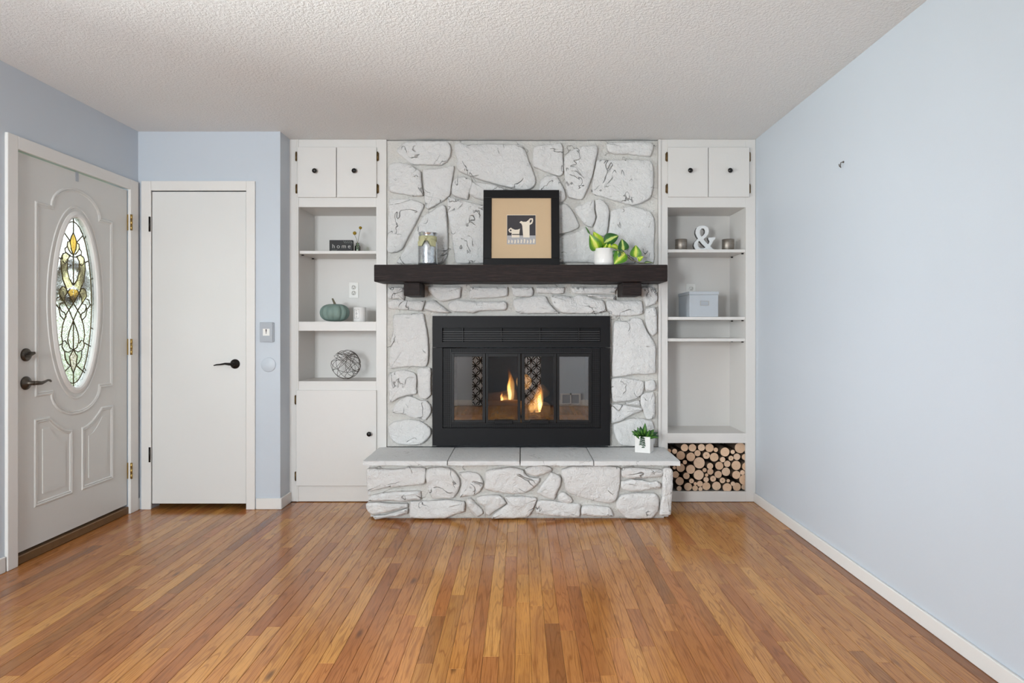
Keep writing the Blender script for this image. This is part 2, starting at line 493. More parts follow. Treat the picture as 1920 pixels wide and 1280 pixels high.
M['paleamber'] = mat_artglass('pale_amber_glass', (0.95, 0.90, 0.68), 0.08, 0.4)
M['pinkglass'] = mat_artglass('pink_glass', (0.98, 0.91, 0.87), 0.08, 0.4)
M['greenglass'] = mat_artglass('pale_green_glass', (0.93, 0.96, 0.89), 0.08, 0.4)

def mat_mercury():
    t = NT('mercury_glass'); p = t.pos()
    n = t.noise(p, 60, 5, 0.7)
    c = t.mix(t.ramp(n, [(0.4, 0.0), (0.7, 1.0)]), (0.74, 0.77, 0.79), (0.42, 0.44, 0.46))
    t.bump(t.noise(p, 40, 3), 0.15, 0.004)
    return t.set(Base_Color=c, Roughness=0.24, Metallic=0.9)
M['mercury'] = mat_mercury()

def mat_votive():
    t = NT('ribbed_nickel_glaze'); p = t.pos((6, 6, 160))
    n = t.noise(p, 2.0, 3)
    c = t.mix(n, (0.16, 0.13, 0.11), (0.46, 0.42, 0.37))
    t.bump(n, 0.4, 0.004)
    return t.set(Base_Color=c, Roughness=0.32, Metallic=0.85)
M['votive'] = mat_votive()

def mat_mesh():
    t = NT('black_perforated_mesh'); p = t.pos()
    mp = t.n('ShaderNodeMapping'); mp.inputs['Rotation'].default_value = (0, PI / 4, 0); t.l(p, mp.inputs['Vector'])
    ck = t.n('ShaderNodeTexChecker'); ck.inputs['Scale'].default_value = 115
    ck.inputs[1].default_value = (0.022, 0.021, 0.023, 1); ck.inputs[2].default_value = (0.001, 0.001, 0.001, 1)
    t.l(mp.outputs[0], ck.inputs['Vector'])
    return t.set(Base_Color=ck.outputs[0], Roughness=0.5, Specular_IOR_Level=0.2)
M['mesh'] = mat_mesh()

def mat_leaf(name, edge, mid, streak):
    t = NT(name); u = t.n('ShaderNodeAttribute', attribute_name='across').outputs['Fac']
    n = t.noise(t.pos(), 45, 4, 0.6)
    d = t.math('ADD', t.math('ABSOLUTE', u), t.math('MULTIPLY', t.math('SUBTRACT', n, 0.5), 0.5))
    c = t.ramp(d, [(0.0, streak), (0.18, streak), (0.30, mid), (0.62, edge), (1.0, edge)])
    return t.set(Base_Color=c, Roughness=0.38, Subsurface_Weight=0.0)
M['leafdark'] = mat_leaf('variegated_dark_leaf', srgb(34, 84, 30), srgb(58, 116, 34), srgb(196, 208, 120))
M['leaflime'] = mat_leaf('variegated_lime_leaf', srgb(76, 128, 26), srgb(150, 186, 34), srgb(214, 218, 104))
M['leafbright'] = mat_leaf('lime_leaf', srgb(160, 196, 32), srgb(186, 212, 48), srgb(220, 226, 110))
M['leafgreen'] = mat_leaf('plain_green_leaf', srgb(38, 84, 32), srgb(62, 116, 40), srgb(104, 150, 58))
M['leafdeep'] = mat_leaf('deep_green_leaf', srgb(26, 56, 34), srgb(36, 74, 44), srgb(60, 100, 64))

def mat_firelog(name, a, b):
    t = NT(name); p = t.pos((4, 20, 20)); n = t.noise(p, 4, 6, 0.7, 0.6)
    t.bump(n, 1.0, 0.015)
    return t.set(Base_Color=t.mix(n, a, b), Roughness=0.95)
M['firelog'] = mat_firelog('brown_gas_log', srgb(70, 54, 40), srgb(150, 124, 92))
M['ashlog'] = mat_firelog('grey_gas_log', srgb(90, 82, 74), srgb(176, 164, 148))

def mat_flame(name, strength):
    t = NT(name); t.t.nodes.remove(t.b)
    g = t.n('ShaderNodeTexCoord').outputs['Generated']; sep = t.n('ShaderNodeSeparateXYZ'); t.l(g, sep.inputs[0])
    col = t.ramp(sep.outputs[2], [(0.0, (1.0, 0.50, 0.16)), (0.2, (1.0, 0.58, 0.20)), (0.6, (1.0, 0.42, 0.08)), (1.0, (0.9, 0.18, 0.02))])
    st = t.ramp(sep.outputs[2], [(0.0, 0.5), (0.12, 1.0), (0.5, 0.75), (0.85, 0.22), (1.0, 0.05)])
    em = t.n('ShaderNodeEmission'); t.l(col, em.inputs[0]); t.l(t.math('MULTIPLY', st, strength), em.inputs[1])
    t.l(em.outputs[0], t.out.inputs['Volume'])
    return t.m
M['flame'] = mat_flame('gas_flame', 320.0)
M['glow'] = mat_flame('soft_flame_fringe', 42.0)

def mat_lattice():
    t = NT('black_white_lattice_fabric'); p = t.pos((1, 0, 1))
    def ringset(off):
        mp = t.n('ShaderNodeMapping'); mp.inputs['Location'].default_value = off; mp.inputs['Scale'].default_value = (6.5, 1, 6.5); t.l(p, mp.inputs['Vector'])
        fr = t.n('ShaderNodeVectorMath', operation='FRACTION'); t.l(mp.outputs[0], fr.inputs[0])
        sb = t.n('ShaderNodeVectorMath', operation='SUBTRACT'); t.l(fr.outputs[0], sb.inputs[0]); sb.inputs[1].default_value = (0.5, 0, 0.5)
        ml = t.n('ShaderNodeVectorMath', operation='MULTIPLY'); t.l(sb.outputs[0], ml.inputs[0]); ml.inputs[1].default_value = (1, 0, 1)
        ln = t.n('ShaderNodeVectorMath', operation='LENGTH'); t.l(ml.outputs[0], ln.inputs[0])
        return t.math('LESS_THAN', t.math('ABSOLUTE', t.math('SUBTRACT', ln.outputs['Value'], 0.46)), 0.045)
    mk = t.math('MAXIMUM', ringset((0, 0, 0)), ringset((0.5, 0, 0.5)))
    return t.set(Base_Color=t.mix(mk, (0.75, 0.75, 0.75), (0.01, 0.01, 0.01)), Roughness=0.9)
M['lattice'] = mat_lattice()



# traced outlines, millimetres on the wall plane (x, z)
CHIMNEY_STONES = [
 [(-837,2363),(-808,2396),(-772,2417),(-663,2425),(-511,2423),(-482,2407),(-471,2378),(-475,2327),(-500,2287),(-540,2262),(-598,2263),(-670,2267),(-736,2270),(-772,2301),(-823,2338)],
 [(-886,2262),(-852,2280),(-808,2280),(-743,2265),(-699,2236),(-674,2218),(-670,2167),(-663,2102),(-660,2059),(-714,2055),(-786,2066),(-852,2077),(-884,2088),(-889,2167)],
 [(-656,2236),(-569,2241),(-497,2254),(-452,2260),(-457,2204),(-468,2138),(-478,2066),(-511,2033),(-562,2001),(-627,1966),(-645,1994),(-649,2066),(-654,2146)],
 [(-884,2033),(-808,2037),(-736,2033),(-670,2012),(-652,1990),(-678,1936),(-714,1863),(-757,1783),(-797,1704),(-837,1678),(-877,1675),(-899,1693),(-895,1820),(-889,1950)],
 [(-645,1925),(-591,1961),(-526,1997),(-507,1979),(-497,1907),(-493,1820),(-493,1711),(-500,1653),(-522,1613),(-569,1599),(-699,1600),(-837,1606),(-786,1689),(-743,1762),(-699,1849),(-670,1899)],
 [(-489,2048),(-410,2030),(-301,2004),(-192,1979),(-62,1921),(-26,1820),(-33,1599),(-265,1602),(-410,1602),(-442,1617),(-453,1689),(-471,1820),(-489,1921),(-494,2001)],
 [(-453,2160),(-424,2183),(-388,2186),(-330,2164),(-333,2124),(-348,2080),(-359,2033),(-410,2044),(-453,2055),(-468,2080),(-464,2124)],
 [(-326,2153),(-265,2146),(-192,2135),(-127,2113),(-83,2091),(-62,2037),(-156,2008),(-257,2030),(-308,2044),(-348,2070),(-337,2117)],
 [(-442,2403),(-410,2414),(-366,2399),(-301,2403),(-228,2407),(-120,2405),(-18,2401),(11,2392),(32,2349),(54,2283),(72,2240),(94,2182),(94,2138),(76,2113),(40,2095),(-11,2095),(-98,2117),(-192,2142),(-279,2167),(-366,2200),(-417,2222),(-433,2254),(-428,2298),(-439,2334),(-446,2370)],
 [(83,2381),(119,2396),(192,2405),(264,2414),(279,2385),(280,2312),(285,2240),(279,2204),(257,2191),(199,2207),(141,2229),(83,2254),(77,2298),(80,2341)],
 [(119,2109),(130,2153),(156,2185),(192,2193),(235,2189),(261,2153),(290,2095),(299,2051),(286,2022),(243,2008),(119,2022)],
 [(290,2316),(330,2356),(380,2385),(446,2393),(500,2399),(514,2378),(504,2312),(485,2225),(460,2138),(435,2080),(409,2033),(359,2037),(315,2051),(301,2109),(293,2182),(288,2254)],
 [(572,2407),(591,2415),(663,2417),(772,2420),(866,2414),(888,2392),(880,2356),(866,2323),(808,2327),(721,2338),(634,2338),(587,2352),(576,2378)],
 [(511,2298),(591,2299),(699,2301),(808,2299),(866,2291),(884,2262),(888,2182),(884,2109),(866,2044),(808,2008),(750,1995),(699,2004),(627,2026),(547,2051),(482,2073),(478,2124),(489,2196),(500,2254)],
 [(250,1993),(301,2004),(337,1964),(366,1914),(388,1863),(380,1841),(330,1819),(261,1801),(192,1798),(156,1892),(185,1979)],
 [(359,1979),(417,2001),(482,2033),(493,2008),(491,1964),(500,1921),(493,1885),(475,1848),(438,1859),(417,1877),(388,1914),(366,1950)],
 [(498,2030),(525,2037),(554,2022),(583,1986),(591,1950),(587,1892),(580,1834),(569,1798),(547,1783),(511,1798),(485,1830),(500,1877),(509,1921),(500,1972)],
 [(601,1957),(649,1975),(735,1986),(808,1972),(866,1950),(891,1906),(895,1819),(891,1711),(884,1609),(735,1602),(605,1602),(583,1675),(580,1761),(594,1856)],
 [(272,1787),(337,1805),(395,1827),(427,1848),(453,1819),(482,1783),(518,1747),(562,1689),(565,1606),(417,1611),(301,1611),(206,1613),(203,1711)],
 [(-892,1467),(-840,1470),(-788,1469),(-785,1431),(-786,1375),(-821,1369),(-883,1364),(-895,1381),(-894,1431)],
 [(-892,1348),(-846,1363),(-779,1363),(-680,1362),(-647,1358),(-653,1326),(-668,1286),(-748,1289),(-840,1296),(-889,1302)],
 [(-613,1375),(-582,1357),(-533,1320),(-475,1277),(-496,1270),(-570,1274),(-625,1286),(-649,1299),(-634,1345)],
 [(-625,1443),(-582,1456),(-503,1461),(-441,1458),(-404,1449),(-407,1406),(-411,1375),(-447,1364),(-490,1354),(-533,1348),(-570,1369),(-601,1400),(-622,1421)],
 [(-493,1326),(-472,1348),(-429,1360),(-374,1356),(-288,1350),(-196,1348),(-116,1351),(-95,1335),(-98,1302),(-116,1289),(-196,1289),(-288,1283),(-319,1271),(-380,1277),(-453,1280),(-481,1296)],
 [(-340,1452),(-257,1458),(-165,1460),(-92,1458),(-89,1437),(-95,1388),(-165,1375),(-257,1370),(-343,1370),(-346,1412)],
 [(-64,1449),(-30,1467),(41,1462),(72,1446),(83,1418),(75,1388),(47,1381),(-43,1381),(-61,1406)],
 [(103,1458),(133,1462),(213,1467),(281,1465),(290,1449),(284,1406),(244,1399),(164,1403),(106,1407),(100,1437)],
 [(333,1458),(379,1465),(501,1464),(624,1464),(648,1455),(645,1418),(642,1397),(563,1399),(440,1400),(354,1403),(335,1424)],
 [(-49,1363),(-20,1370),(47,1374),(84,1385),(133,1389),(164,1383),(182,1345),(207,1314),(238,1283),(256,1265),(195,1266),(72,1268),(-14,1270),(-41,1289),(-55,1326)],
 [(201,1388),(256,1391),(305,1385),(348,1381),(379,1394),(428,1389),(477,1372),(520,1362),(550,1357),(563,1320),(569,1286),(520,1271),(452,1256),(391,1255),(287,1264),(250,1286),(222,1314),(204,1351)],
 [(440,1392),(501,1392),(563,1390),(642,1388),(642,1370),(593,1364),(532,1370),(483,1381)],
 [(575,1354),(624,1358),(716,1361),(796,1364),(811,1351),(817,1308),(814,1265),(747,1253),(685,1250),(618,1256),(593,1277),(575,1302)],
 [(808,1464),(869,1467),(894,1437),(912,1394),(916,1372),(900,1335),(863,1320),(839,1317),(826,1351),(811,1388),(807,1431)],
 [(836,1299),(869,1310),(894,1313),(906,1289),(911,1222),(909,1136),(882,1118),(862,1136),(844,1173),(832,1222)],
 [(624,1216),(673,1217),(725,1219),(731,1234),(777,1240),(808,1228),(826,1182),(851,1136),(875,1102),(894,1069),(903,1032),(901,946),(901,871),(845,860),(755,860),(702,850),(615,843),(610,915),(615,1038),(618,1130)],
 [(-852,1259),(-779,1265),(-705,1270),(-656,1266),(-647,1222),(-634,1161),(-625,1099),(-622,1007),(-625,946),(-641,912),(-717,912),(-791,909),(-877,897),(-886,946),(-877,1038),(-871,1099),(-855,1161),(-861,1222)],
 [(-880,871),(-809,889),(-725,875),(-704,846),(-704,787),(-704,729),(-767,719),(-825,700),(-880,670),(-888,754),(-888,829)],
 [(-696,896),(-641,904),(-604,900),(-601,812),(-604,725),(-641,693),(-667,693),(-690,720),(-692,796)],
 [(-846,658),(-809,691),(-763,714),(-708,700),(-675,685),(-633,680),(-604,649),(-604,603),(-641,553),(-692,562),(-750,574),(-784,593),(-867,602),(-859,628)],
 [(-892,511),(-859,541),(-809,552),(-750,555),(-683,548),(-641,527),(-604,495),(-608,457),(-633,419),(-679,390),(-750,386),(-817,390),(-859,411),(-880,445),(-892,478)],
 [(608,829),(679,836),(763,827),(821,811),(826,771),(817,737),(788,704),(738,685),(679,676),(617,676),(606,737)],
 [(834,812),(880,825),(897,812),(905,762),(880,747),(838,751),(831,787)],
 [(805,716),(838,735),(888,739),(898,712),(898,645),(895,570),(863,557),(834,570),(821,612),(801,662)],
 [(608,658),(679,658),(746,645),(809,635),(811,616),(763,597),(713,573),(671,547),(629,538),(600,534),(600,603)],
 [(725,670),(792,685),(796,649),(763,651),(696,664)],
 [(617,522),(663,538),(721,560),(780,568),(847,555),(880,543),(897,486),(897,395),(847,381),(746,379),(663,390),(638,428),(621,470)],
]
HEARTH_STONES = [
 [(-940,312),(-872,312),(-804,308),(-712,313),(-697,321),(-598,318),(-583,312),(-589,221),(-659,209),(-712,204),(-826,196),(-918,175),(-937,175),(-944,236)],
 [(-574,312),(-507,321),(-439,316),(-401,289),(-379,251),(-374,213),(-388,168),(-416,133),(-477,130),(-538,131),(-560,168),(-574,213),(-581,266)],
 [(-379,285),(-317,293),(-264,282),(-241,251),(-230,213),(-256,168),(-294,149),(-355,141),(-376,137),(-371,175),(-360,228),(-370,259)],
 [(-910,152),(-849,164),(-773,171),(-674,175),(-617,174),(-612,137),(-614,123),(-674,120),(-720,109),(-811,116),(-887,113),(-933,116),(-929,133)],
 [(-944,101),(-887,107),(-811,101),(-735,98),(-696,98),(-693,76),(-750,63),(-826,46),(-902,31),(-929,46),(-944,73)],
 [(-819,32),(-743,55),(-693,70),(-697,38),(-766,19),(-819,14),(-849,8),(-891,4),(-902,23),(-857,27)],
 [(-674,111),(-606,114),(-507,117),(-454,122),(-348,109),(-344,84),(-348,50),(-401,35),(-462,12),(-538,9),(-629,8),(-678,16),(-682,69)],
 [(-329,126),(-306,130),(-272,95),(-237,57),(-237,35),(-272,16),(-294,38),(-325,76),(-332,103)],
 [(-268,139),(-211,148),(-135,149),(-112,132),(-91,99),(-135,70),(-165,51),(-196,25),(-215,31),(-222,76),(-256,97),(-272,122)],
 [(-100,139),(10,143),(92,133),(92,115),(72,61),(48,25),(10,12),(-104,8),(-180,10),(-164,35),(-126,63),(-83,98)],
 [(-214,297),(-142,312),(-51,321),(10,304),(21,282),(52,259),(112,253),(107,228),(71,192),(25,165),(-51,156),(-142,168),(-222,187),(-218,244)],
 [(25,312),(71,329),(124,335),(162,326),(187,312),(181,295),(131,276),(93,264),(57,272),(33,289)],
 [(188,289),(230,270),(245,251),(238,209),(219,168),(200,124),(147,137),(97,164),(109,190),(139,228),(165,266)],
 [(238,162),(260,169),(295,143),(314,115),(302,101),(260,101),(230,115),(226,145)],
 [(247,304),(314,327),(428,330),(542,327),(602,318),(606,274),(602,213),(591,152),(572,116),(534,99),(466,112),(374,135),(306,158),(270,184),(262,236),(248,274)],
 [(618,312),(663,321),(739,316),(846,308),(867,297),(859,268),(808,260),(732,253),(656,253),(618,264),(610,289)],
 [(614,235),(671,246),(739,242),(785,231),(830,235),(852,217),(848,194),(785,187),(724,175),(656,175),(618,187),(608,209)],
 [(101,116),(177,116),(276,102),(361,94),(359,54),(355,17),(276,16),(177,27),(93,39),(90,69)],
 [(376,84),(435,88),(511,80),(542,73),(557,46),(564,20),(481,20),(390,29),(368,35),(368,58)],
 [(581,107),(610,151),(671,162),(754,162),(815,162),(838,137),(842,92),(834,54),(800,12),(724,7),(648,10),(610,35),(581,73)],
 [(868,312),(906,318),(925,297),(925,198),(918,107),(914,31),(876,27),(846,29),(849,84),(861,160),(862,236)],
]
LOG_SPOTS = [(1108,360,26),(1164,357,27),(1224,361,25),(1281,356,30),(1324,343,16),(1380,332,32),(1432,333,15),(1491,355,38),(1041,335,18),(1002,338,15),(1089,303,31),(1152,296,31),(1202,319,22),(1258,306,25),(1313,293,31),(1365,280,19),(1427,286,18),(1470,294,24),(1521,295,22),(1115,258,15),(1212,254,40),(1279,237,22),(1349,234,29),(1401,248,23),(1459,239,33),(1525,234,31),(1087,220,30),(1151,212,32),(1249,205,15),(1289,193,22),(1043,221,12),(1053,173,24),(1122,168,23),(1209,171,36),(1260,173,12),(1343,173,26),(1396,192,30),(1457,177,29),(1499,193,17),(1513,143,37),(1082,127,29),(1157,133,17),(1258,141,19),(1302,149,21),(1368,136,20),(1405,135,12),(1182,115,12),(1215,113,21),(1440,113,16),(1077,78,18),(1136,92,28),(1186,80,20),(1222,75,15),(1263,93,29),(1329,97,31),(1396,90,32),(1470,90,29),(1521,88,20)]

# =================================================================== STRUCTURE
def struct(name, mb, mat, label=None):
    o = mb.build(name, mat)
    return tag(o, label, None, None, 'structure')
ZT = ZC + 0.12
FB = 5.06                                    # outer face of the far wall
struct('ceiling', MB().box(XL - .12, XR + .12, YN - .12, FB, ZC, ZT), M['ceiling'], 'off white textured ceiling')
floor = struct('floor', MB().box(XL - .12, XR + .12, YN - .12, FB, -.10, -.008), M['underfloor'], 'honey coloured oak strip floor')
struct('wall_right', MB().box(XR, XR + .12, YN - .12, FB, -.008, ZC), M['wall'], 'pale blue painted right wall')
DY0, DY1, DZ1 = 3.168, 4.102, 2.048           # entry door opening
WY0, WY1, WZ0, WZ1 = 0.2, 2.5, 0.78, 2.02     # picture window opening
mb = MB()
mb.box(XL - .12, XL, YN - .12, WY0, -.008, ZC); mb.box(XL - .12, XL, WY0, WY1, -.008, WZ0); mb.box(XL - .12, XL, WY0, WY1, WZ1, ZC)
mb.box(XL - .12, XL, WY1, DY0, -.008, ZC); mb.box(XL - .12, XL, DY0, DY1, DZ1, ZC); mb.box(XL - .12, XL, DY1, FB, -.008, ZC)
struct('wall_left', mb, M['wall'], 'blue painted wall around the entry door')
# closet wall with its door opening, return wall
CX0, CX1, CZ1 = fx(283, YD), fx(465, YD), fz(357, YD)
mb = MB()
mb.box(XL, CX0, YD, YD + .1, -.008, ZC); mb.box(CX0, CX1, YD, YD + .1, CZ1, ZC); mb.box(CX1, XRET, YD, YD + .1, -.008, ZC)
struct('wall_closet', mb, M['wall'], 'narrow blue wall around the closet door')
struct('wall_return', MB().box(XRET - .1, XRET, YD + .1, FB - .1, -.008, ZC), M['wall'], 'blue return wall beside the bookcase')
struct('wall_far', MB().box(XL, XR, FB - .1, FB, -.008, ZC), M['wall'], 'wall behind the bookcases')
# wall behind the camera: doorway with curtains, one window, one added window
HX0, HX1, HZ = -.62, .50, 2.05
N0, N1, N2, N3 = -2.1, -1.16, 1.02, 1.50      # window spans
mb = MB()
for a, b, c, d in ((XL, N0, -.008, ZC), (N0, N1, -.008, .8), (N0, N1, 2.04, ZC), (N1, HX0, -.008, ZC), (HX0, HX1, HZ, ZC), (HX1, N2, -.008, ZC),
                   (N2, N3, -.008, .8), (N2, N3, 2.04, ZC), (N3, XR, -.008, ZC)):
    mb.box(a, b, YN - .12, YN, c, d)
struct('wall_near', mb, M['wall'], 'blue wall with doorway facing the fireplace')
mb = MB()
mb.box(HX0 - .3, HX1 + .3, -2.9, -2.8, -.1, 2.4); mb.box(HX0 - .4, HX0 - .3, -2.9, YN - .12, -.1, 2.4); mb.box(HX1 + .3, HX1 + .4, -2.9, YN - .12, -.1, 2.4)
mb.box(HX0 - .4, HX1 + .4, -2.9, YN - .12, 2.4, 2.5); mb.box(HX0 - .4, HX1 + .4, -2.9, YN - .12, -.2, -.1)
struct('wall_hall', mb, M['wall'], 'blue painted hallway beyond the doorway')

def window(name, axis, a0, a1, z0, z1, p, label):
    """frame and panes of a window; axis 'x' runs along x at y=p, axis 'y' runs along y at x=p"""
    g = MB(); f = MB(); t = 0.045
    def bxx(m, s0, s1, q0, q1, d0, d1):
        if axis == 'x': m.box(s0, s1, p + d0, p + d1, q0, q1)
        else: m.box(p + d0, p + d1, s0, s1, q0, q1)
    root = thing(name, ((a0 + a1) / 2, p, z0) if axis == 'x' else (p, (a0 + a1) / 2, z0), label, None, None, 'structure')
    bxx(f, a0, a1, z0, z0 + t, -.03, .03); bxx(f, a0, a1, z1 - t, z1, -.03, .03)
    bxx(f, a0, a0 + t, z0 + t, z1 - t, -.03, .03); bxx(f, a1 - t, a1, z0 + t, z1 - t, -.03, .03)
    mid = (a0 + a1) / 2
    bxx(f, mid - t / 2, mid + t / 2, z0 + t, z1 - t, -.025, .025)
    f.build('window_frame', M['trim'], root)
    for s0, s1 in ((a0 + t, mid - t / 2), (mid + t / 2, a1 - t)):
        g = MB(); bxx(g, s0, s1, z0 + t, z1 - t, -.003, .003); g.build('pane', M['window'], root)
window('window_1', 'y', WY0, WY1, WZ0, WZ1, XL - .06, 'picture window beside the entry door')
window('window_2', 'x', N0, N1, .8, 2.04, YN - .06, 'window left of the hall doorway')
window('added_window', 'x', N2, N3, .8, 2.04, YN - .06, 'added unseen narrow window right of the hall doorway')  # added unseen window that lets in more sky light

# oak strips: each strip in view a part of the floor, the rest behind the camera joined
PITCH, GAP = 0.0571, 0.0009
def strip(mb, x0, x1, y0, y1):
    mb.box(x0, x1, y0, y1, -.008, 0.0, 0.0009)
rnd = random.Random(21)
view, rest = [], []
x = XL
while x < XR - .004:
    x1 = min(x + PITCH, XR)
    y = YN - rnd.uniform(0, .8)
    while y < 4.66:
        L = rnd.choice((.35, .5, .62, .8, .95, 1.1, 1.35, 1.6)) * rnd.uniform(.85, 1.15)
        y1 = min(y + L, 4.66)
        a = max(y, YN)
        if y1 - a > .03:
            yy = [a + (y1 - a) * k / 6 for k in range(7)]
            seen = 0
            for q in yy:
                if q < 2.0: continue
                px = 977 + (x + x1) / 2 * F / q; py = 618 + EYE * F / q
                hid = (q > YC and True) or (x > -.93 and x < .9 and q > 4.0) or (x < XRET and q > YD)
                if -20 < px < 1940 and py < 1300 and not hid: seen += (F / q) ** 2 * (y1 - a) / 7 * (EYE / q)
            (view if seen > 0 else rest).append((seen, x + GAP / 2, x1 - GAP / 2, a + GAP / 2, y1 - GAP / 2, rnd.random()))
        y = y1
    x = x1
view.sort(reverse=True)
rest += view[300:]; view = view[:300]
for s_, x0, x1, y0, y1, r in view:
    mb = MB(); strip(mb, x0, x1, y0, y1)
    mb.build('floor_strip', M['floor'], floor, {'rnd': r})
bm = bmesh.new(); mb = MB(); vals = []
for s_, x0, x1, y0, y1, r in rest:
    n0 = len(mb.bm.verts); strip(mb, x0, x1, y0, y1); vals += [r] * (len(mb.bm.verts) - n0)
mb.bm.verts.index_update()
tag(mb.build('floor_strip_field', M['floor'], floor, {'rnd': vals}), kind='stuff')

# baseboards and trims
def base(name, mb): return struct(name, mb, M['trim'], 'white painted baseboard')
base('baseboard_right', MB().box(XR - .014, XR, YN, YC - .002, 0.0005, .063, .003))
mb = MB(); mb.box(CX1 + .055, XRET + .012, YD - .012, YD, .0005, .072, .003); mb.box(XRET, XRET + .012, YD, YC - .001, .0005, .072, .003)
base('baseboard_closet', mb)
mb = MB(); mb.box(XL, XL + .014, YN, 3.105, .0005, .075, .003); mb.box(XL, XL + .014, 4.182, YD, .0005, .075, .003); base('baseboard_left', mb)
mb = MB(); mb.box(XL, HX0 - .07, YN, YN + .014, .0005, .09, .003); mb.box(HX1 + .07, XR, YN, YN + .014, .0005, .09, .003); base('baseboard_near', mb)
def casing(name, pieces, label):
    root = thing(name, pieces[0][:5:2], label, None, None, 'structure')
    for p in pieces: MB().box(*p, .004, 2).build('casing_board', M['trim'], root)
casing('trim_1', [(XL, XL + .017, ly(8), ly(28), .0005, 2.107), (XL, XL + .017, ly(240), ly(255), .0005, 2.107), (XL, XL + .017, ly(28), ly(240), 2.042, 2.107)],
       'white casing boards around the entry door')
casing('trim_2', [(fx(267, YD), fx(285, YD), YD - .015, YD, .0005, fz(340, YD)), (fx(463, YD), fx(479.5, YD), YD - .015, YD, .0005, fz(340, YD)),
                  (fx(285, YD), fx(463, YD), YD - .015, YD, fz(358, YD), fz(340, YD))], 'white casing boards around the closet door')
casing('trim_3', [(HX0 - .065, HX0, YN, YN + .016, .0005, HZ + .06), (HX1, HX1 + .065, YN, YN + .016, .0005, HZ + .06), (HX0, HX1, YN, YN + .016, HZ, HZ + .06)],
       'white casing around the hall doorway')
struct('trim_4', MB().box(XL - .10, XL + .004, DY0 + .001, DY1 - .001, .0005, .044, .004), M['threshold'], 'brown wooden threshold under the entry door')
struct('trim_5', MB().box(XL - .09, XL - .05, DY0 + .001, DY1 - .001, .0445, .0575), M['slot'], 'near black strip under the entry door')  # near black strip filling the gap between threshold and door slab

# =================================================================== ENTRY DOOR (left wall)
YMID, ZMID = 3.63, 1.311
EU, EV = .176, .482                            # oval half sizes
FX0, FX1 = XL - .050, XL - .006                # slab back and front
sy0, sy1, sz0, sz1 = 3.1795, 4.0905, .058, 2.036
door = thing('door_1', (XL - .03, YMID, .058), 'white panelled entry door with oval leaded glass', 'door', None, 'structure')
mb = MB()
angs = sorted([2 * PI * k / 72 for k in range(72)] + [math.atan2(b - ZMID, a - YMID) % (2 * PI) for a in (sy0, sy1) for b in (sz0, sz1)])
el, rc = [], []
for t in angs:
    c, s_ = math.cos(t), math.sin(t)
    # same direction from the oval centre for both boundaries
    k = 1 / math.sqrt((c / EU) ** 2 + (s_ / EV) ** 2)
    el.append((YMID + c * k, ZMID + s_ * k))
    ks = []
    if abs(c) > 1e-9: ks.append(((sy1 if c > 0 else sy0) - YMID) / c)
    if abs(s_) > 1e-9: ks.append(((sz1 if s_ > 0 else sz0) - ZMID) / s_)
    k = min(ks); rc.append((YMID + c * k, ZMID + s_ * k))
mb.rings([[(FX1, a, b) for a, b in el], [(FX1, a, b) for a, b in rc], [(FX0, a, b) for a, b in rc], [(FX0, a, b) for a, b in el], [(FX1, a, b) for a, b in el]], True, smooth=False)
bmesh.ops.remove_doubles(mb.bm, verts=mb.bm.verts[:], dist=1e-6)
mb.build('door_slab', M['door'], door)
PU, PV, PN, PO = (0, 1, 0), (0, 0, 1), (1, 0, 0), (FX1, 0, 0)
def ell(a, b, n=72): return [(YMID + a * math.cos(2 * PI * k / n), ZMID + b * math.sin(2 * PI * k / n)) for k in range(n)]
mb = MB(); mb.sweep(ell(EU + .012, EV + .012), [(.020, 0), (.016, .007), (.004, .010), (-.008, .006), (-.013, .004), (-.014, -.012)], PU, PV, PN, PO, True)
mb.build('glass_surround', M['trim'], door)
mb = MB(); mb.sweep(ell(EU + .052, EV + .050), [(.007, 0), (.004, .004), (-.004, .004), (-.007, 0)], PU, PV, PN, PO, True)
mb.build('oval_moulding', M['door'], door)
# shouldered panel moulding round the oval
def shoulder(k):
    w_, zt, zb, ar = .303 - k, 1.805 - k, .828 + k, .195 - k * .35
    pk, lo = 1.935 - k, .697 + k
    P = [(-w_, zb), (-w_, zt), (-ar, zt)]
    P += [(-ar * math.cos(PI * q / 14), zt + (pk - zt) * math.sin(PI * q / 14)) for q in range(1, 14)]
    P += [(ar, zt), (w_, zt), (w_, zb), (ar, zb)]
    P += [(ar * math.cos(PI * q / 14), zb - (zb - lo) * math.sin(PI * q / 14)) for q in range(1, 14)]
    P += [(-ar, zb)]
    return [(YMID + a, b) for a, b in P]
RIDGE = [(.013, 0), (.009, .005), (.003, .006), (-.002, .0015), (-.006, .005), (-.012, 0)]
MB().sweep(shoulder(0), RIDGE, PU, PV, PN, PO, True).build('panel_moulding', M['door'], door)
for sg in (-1, 1):
    def low(k):
        a0, a1 = .05 + k, .308 - k
        P = [(a1, .265 + k), (a1, .69 - k), (a1 - .092 + k, .69 - k)]
        for q in range(1, 9):
            t = q / 8
            P.append((a1 - .092 + k + (a0 - a1 + .092 - k) * t, .69 - k - .093 * (1 - (1 - t) ** 1.7)))
        P.append((a0, .265 + k))
        P = [(YMID + sg * a, b) for a, b in P]
        return P if sg < 0 else P[::-1]
    MB().sweep(low(0), RIDGE, PU, PV, PN, PO, True).build('panel_moulding', M['door'], door)
    MB().prism(low(.045), PU, PV, PN, PO, 0, .0035).build('raised_field', M['door'], door)
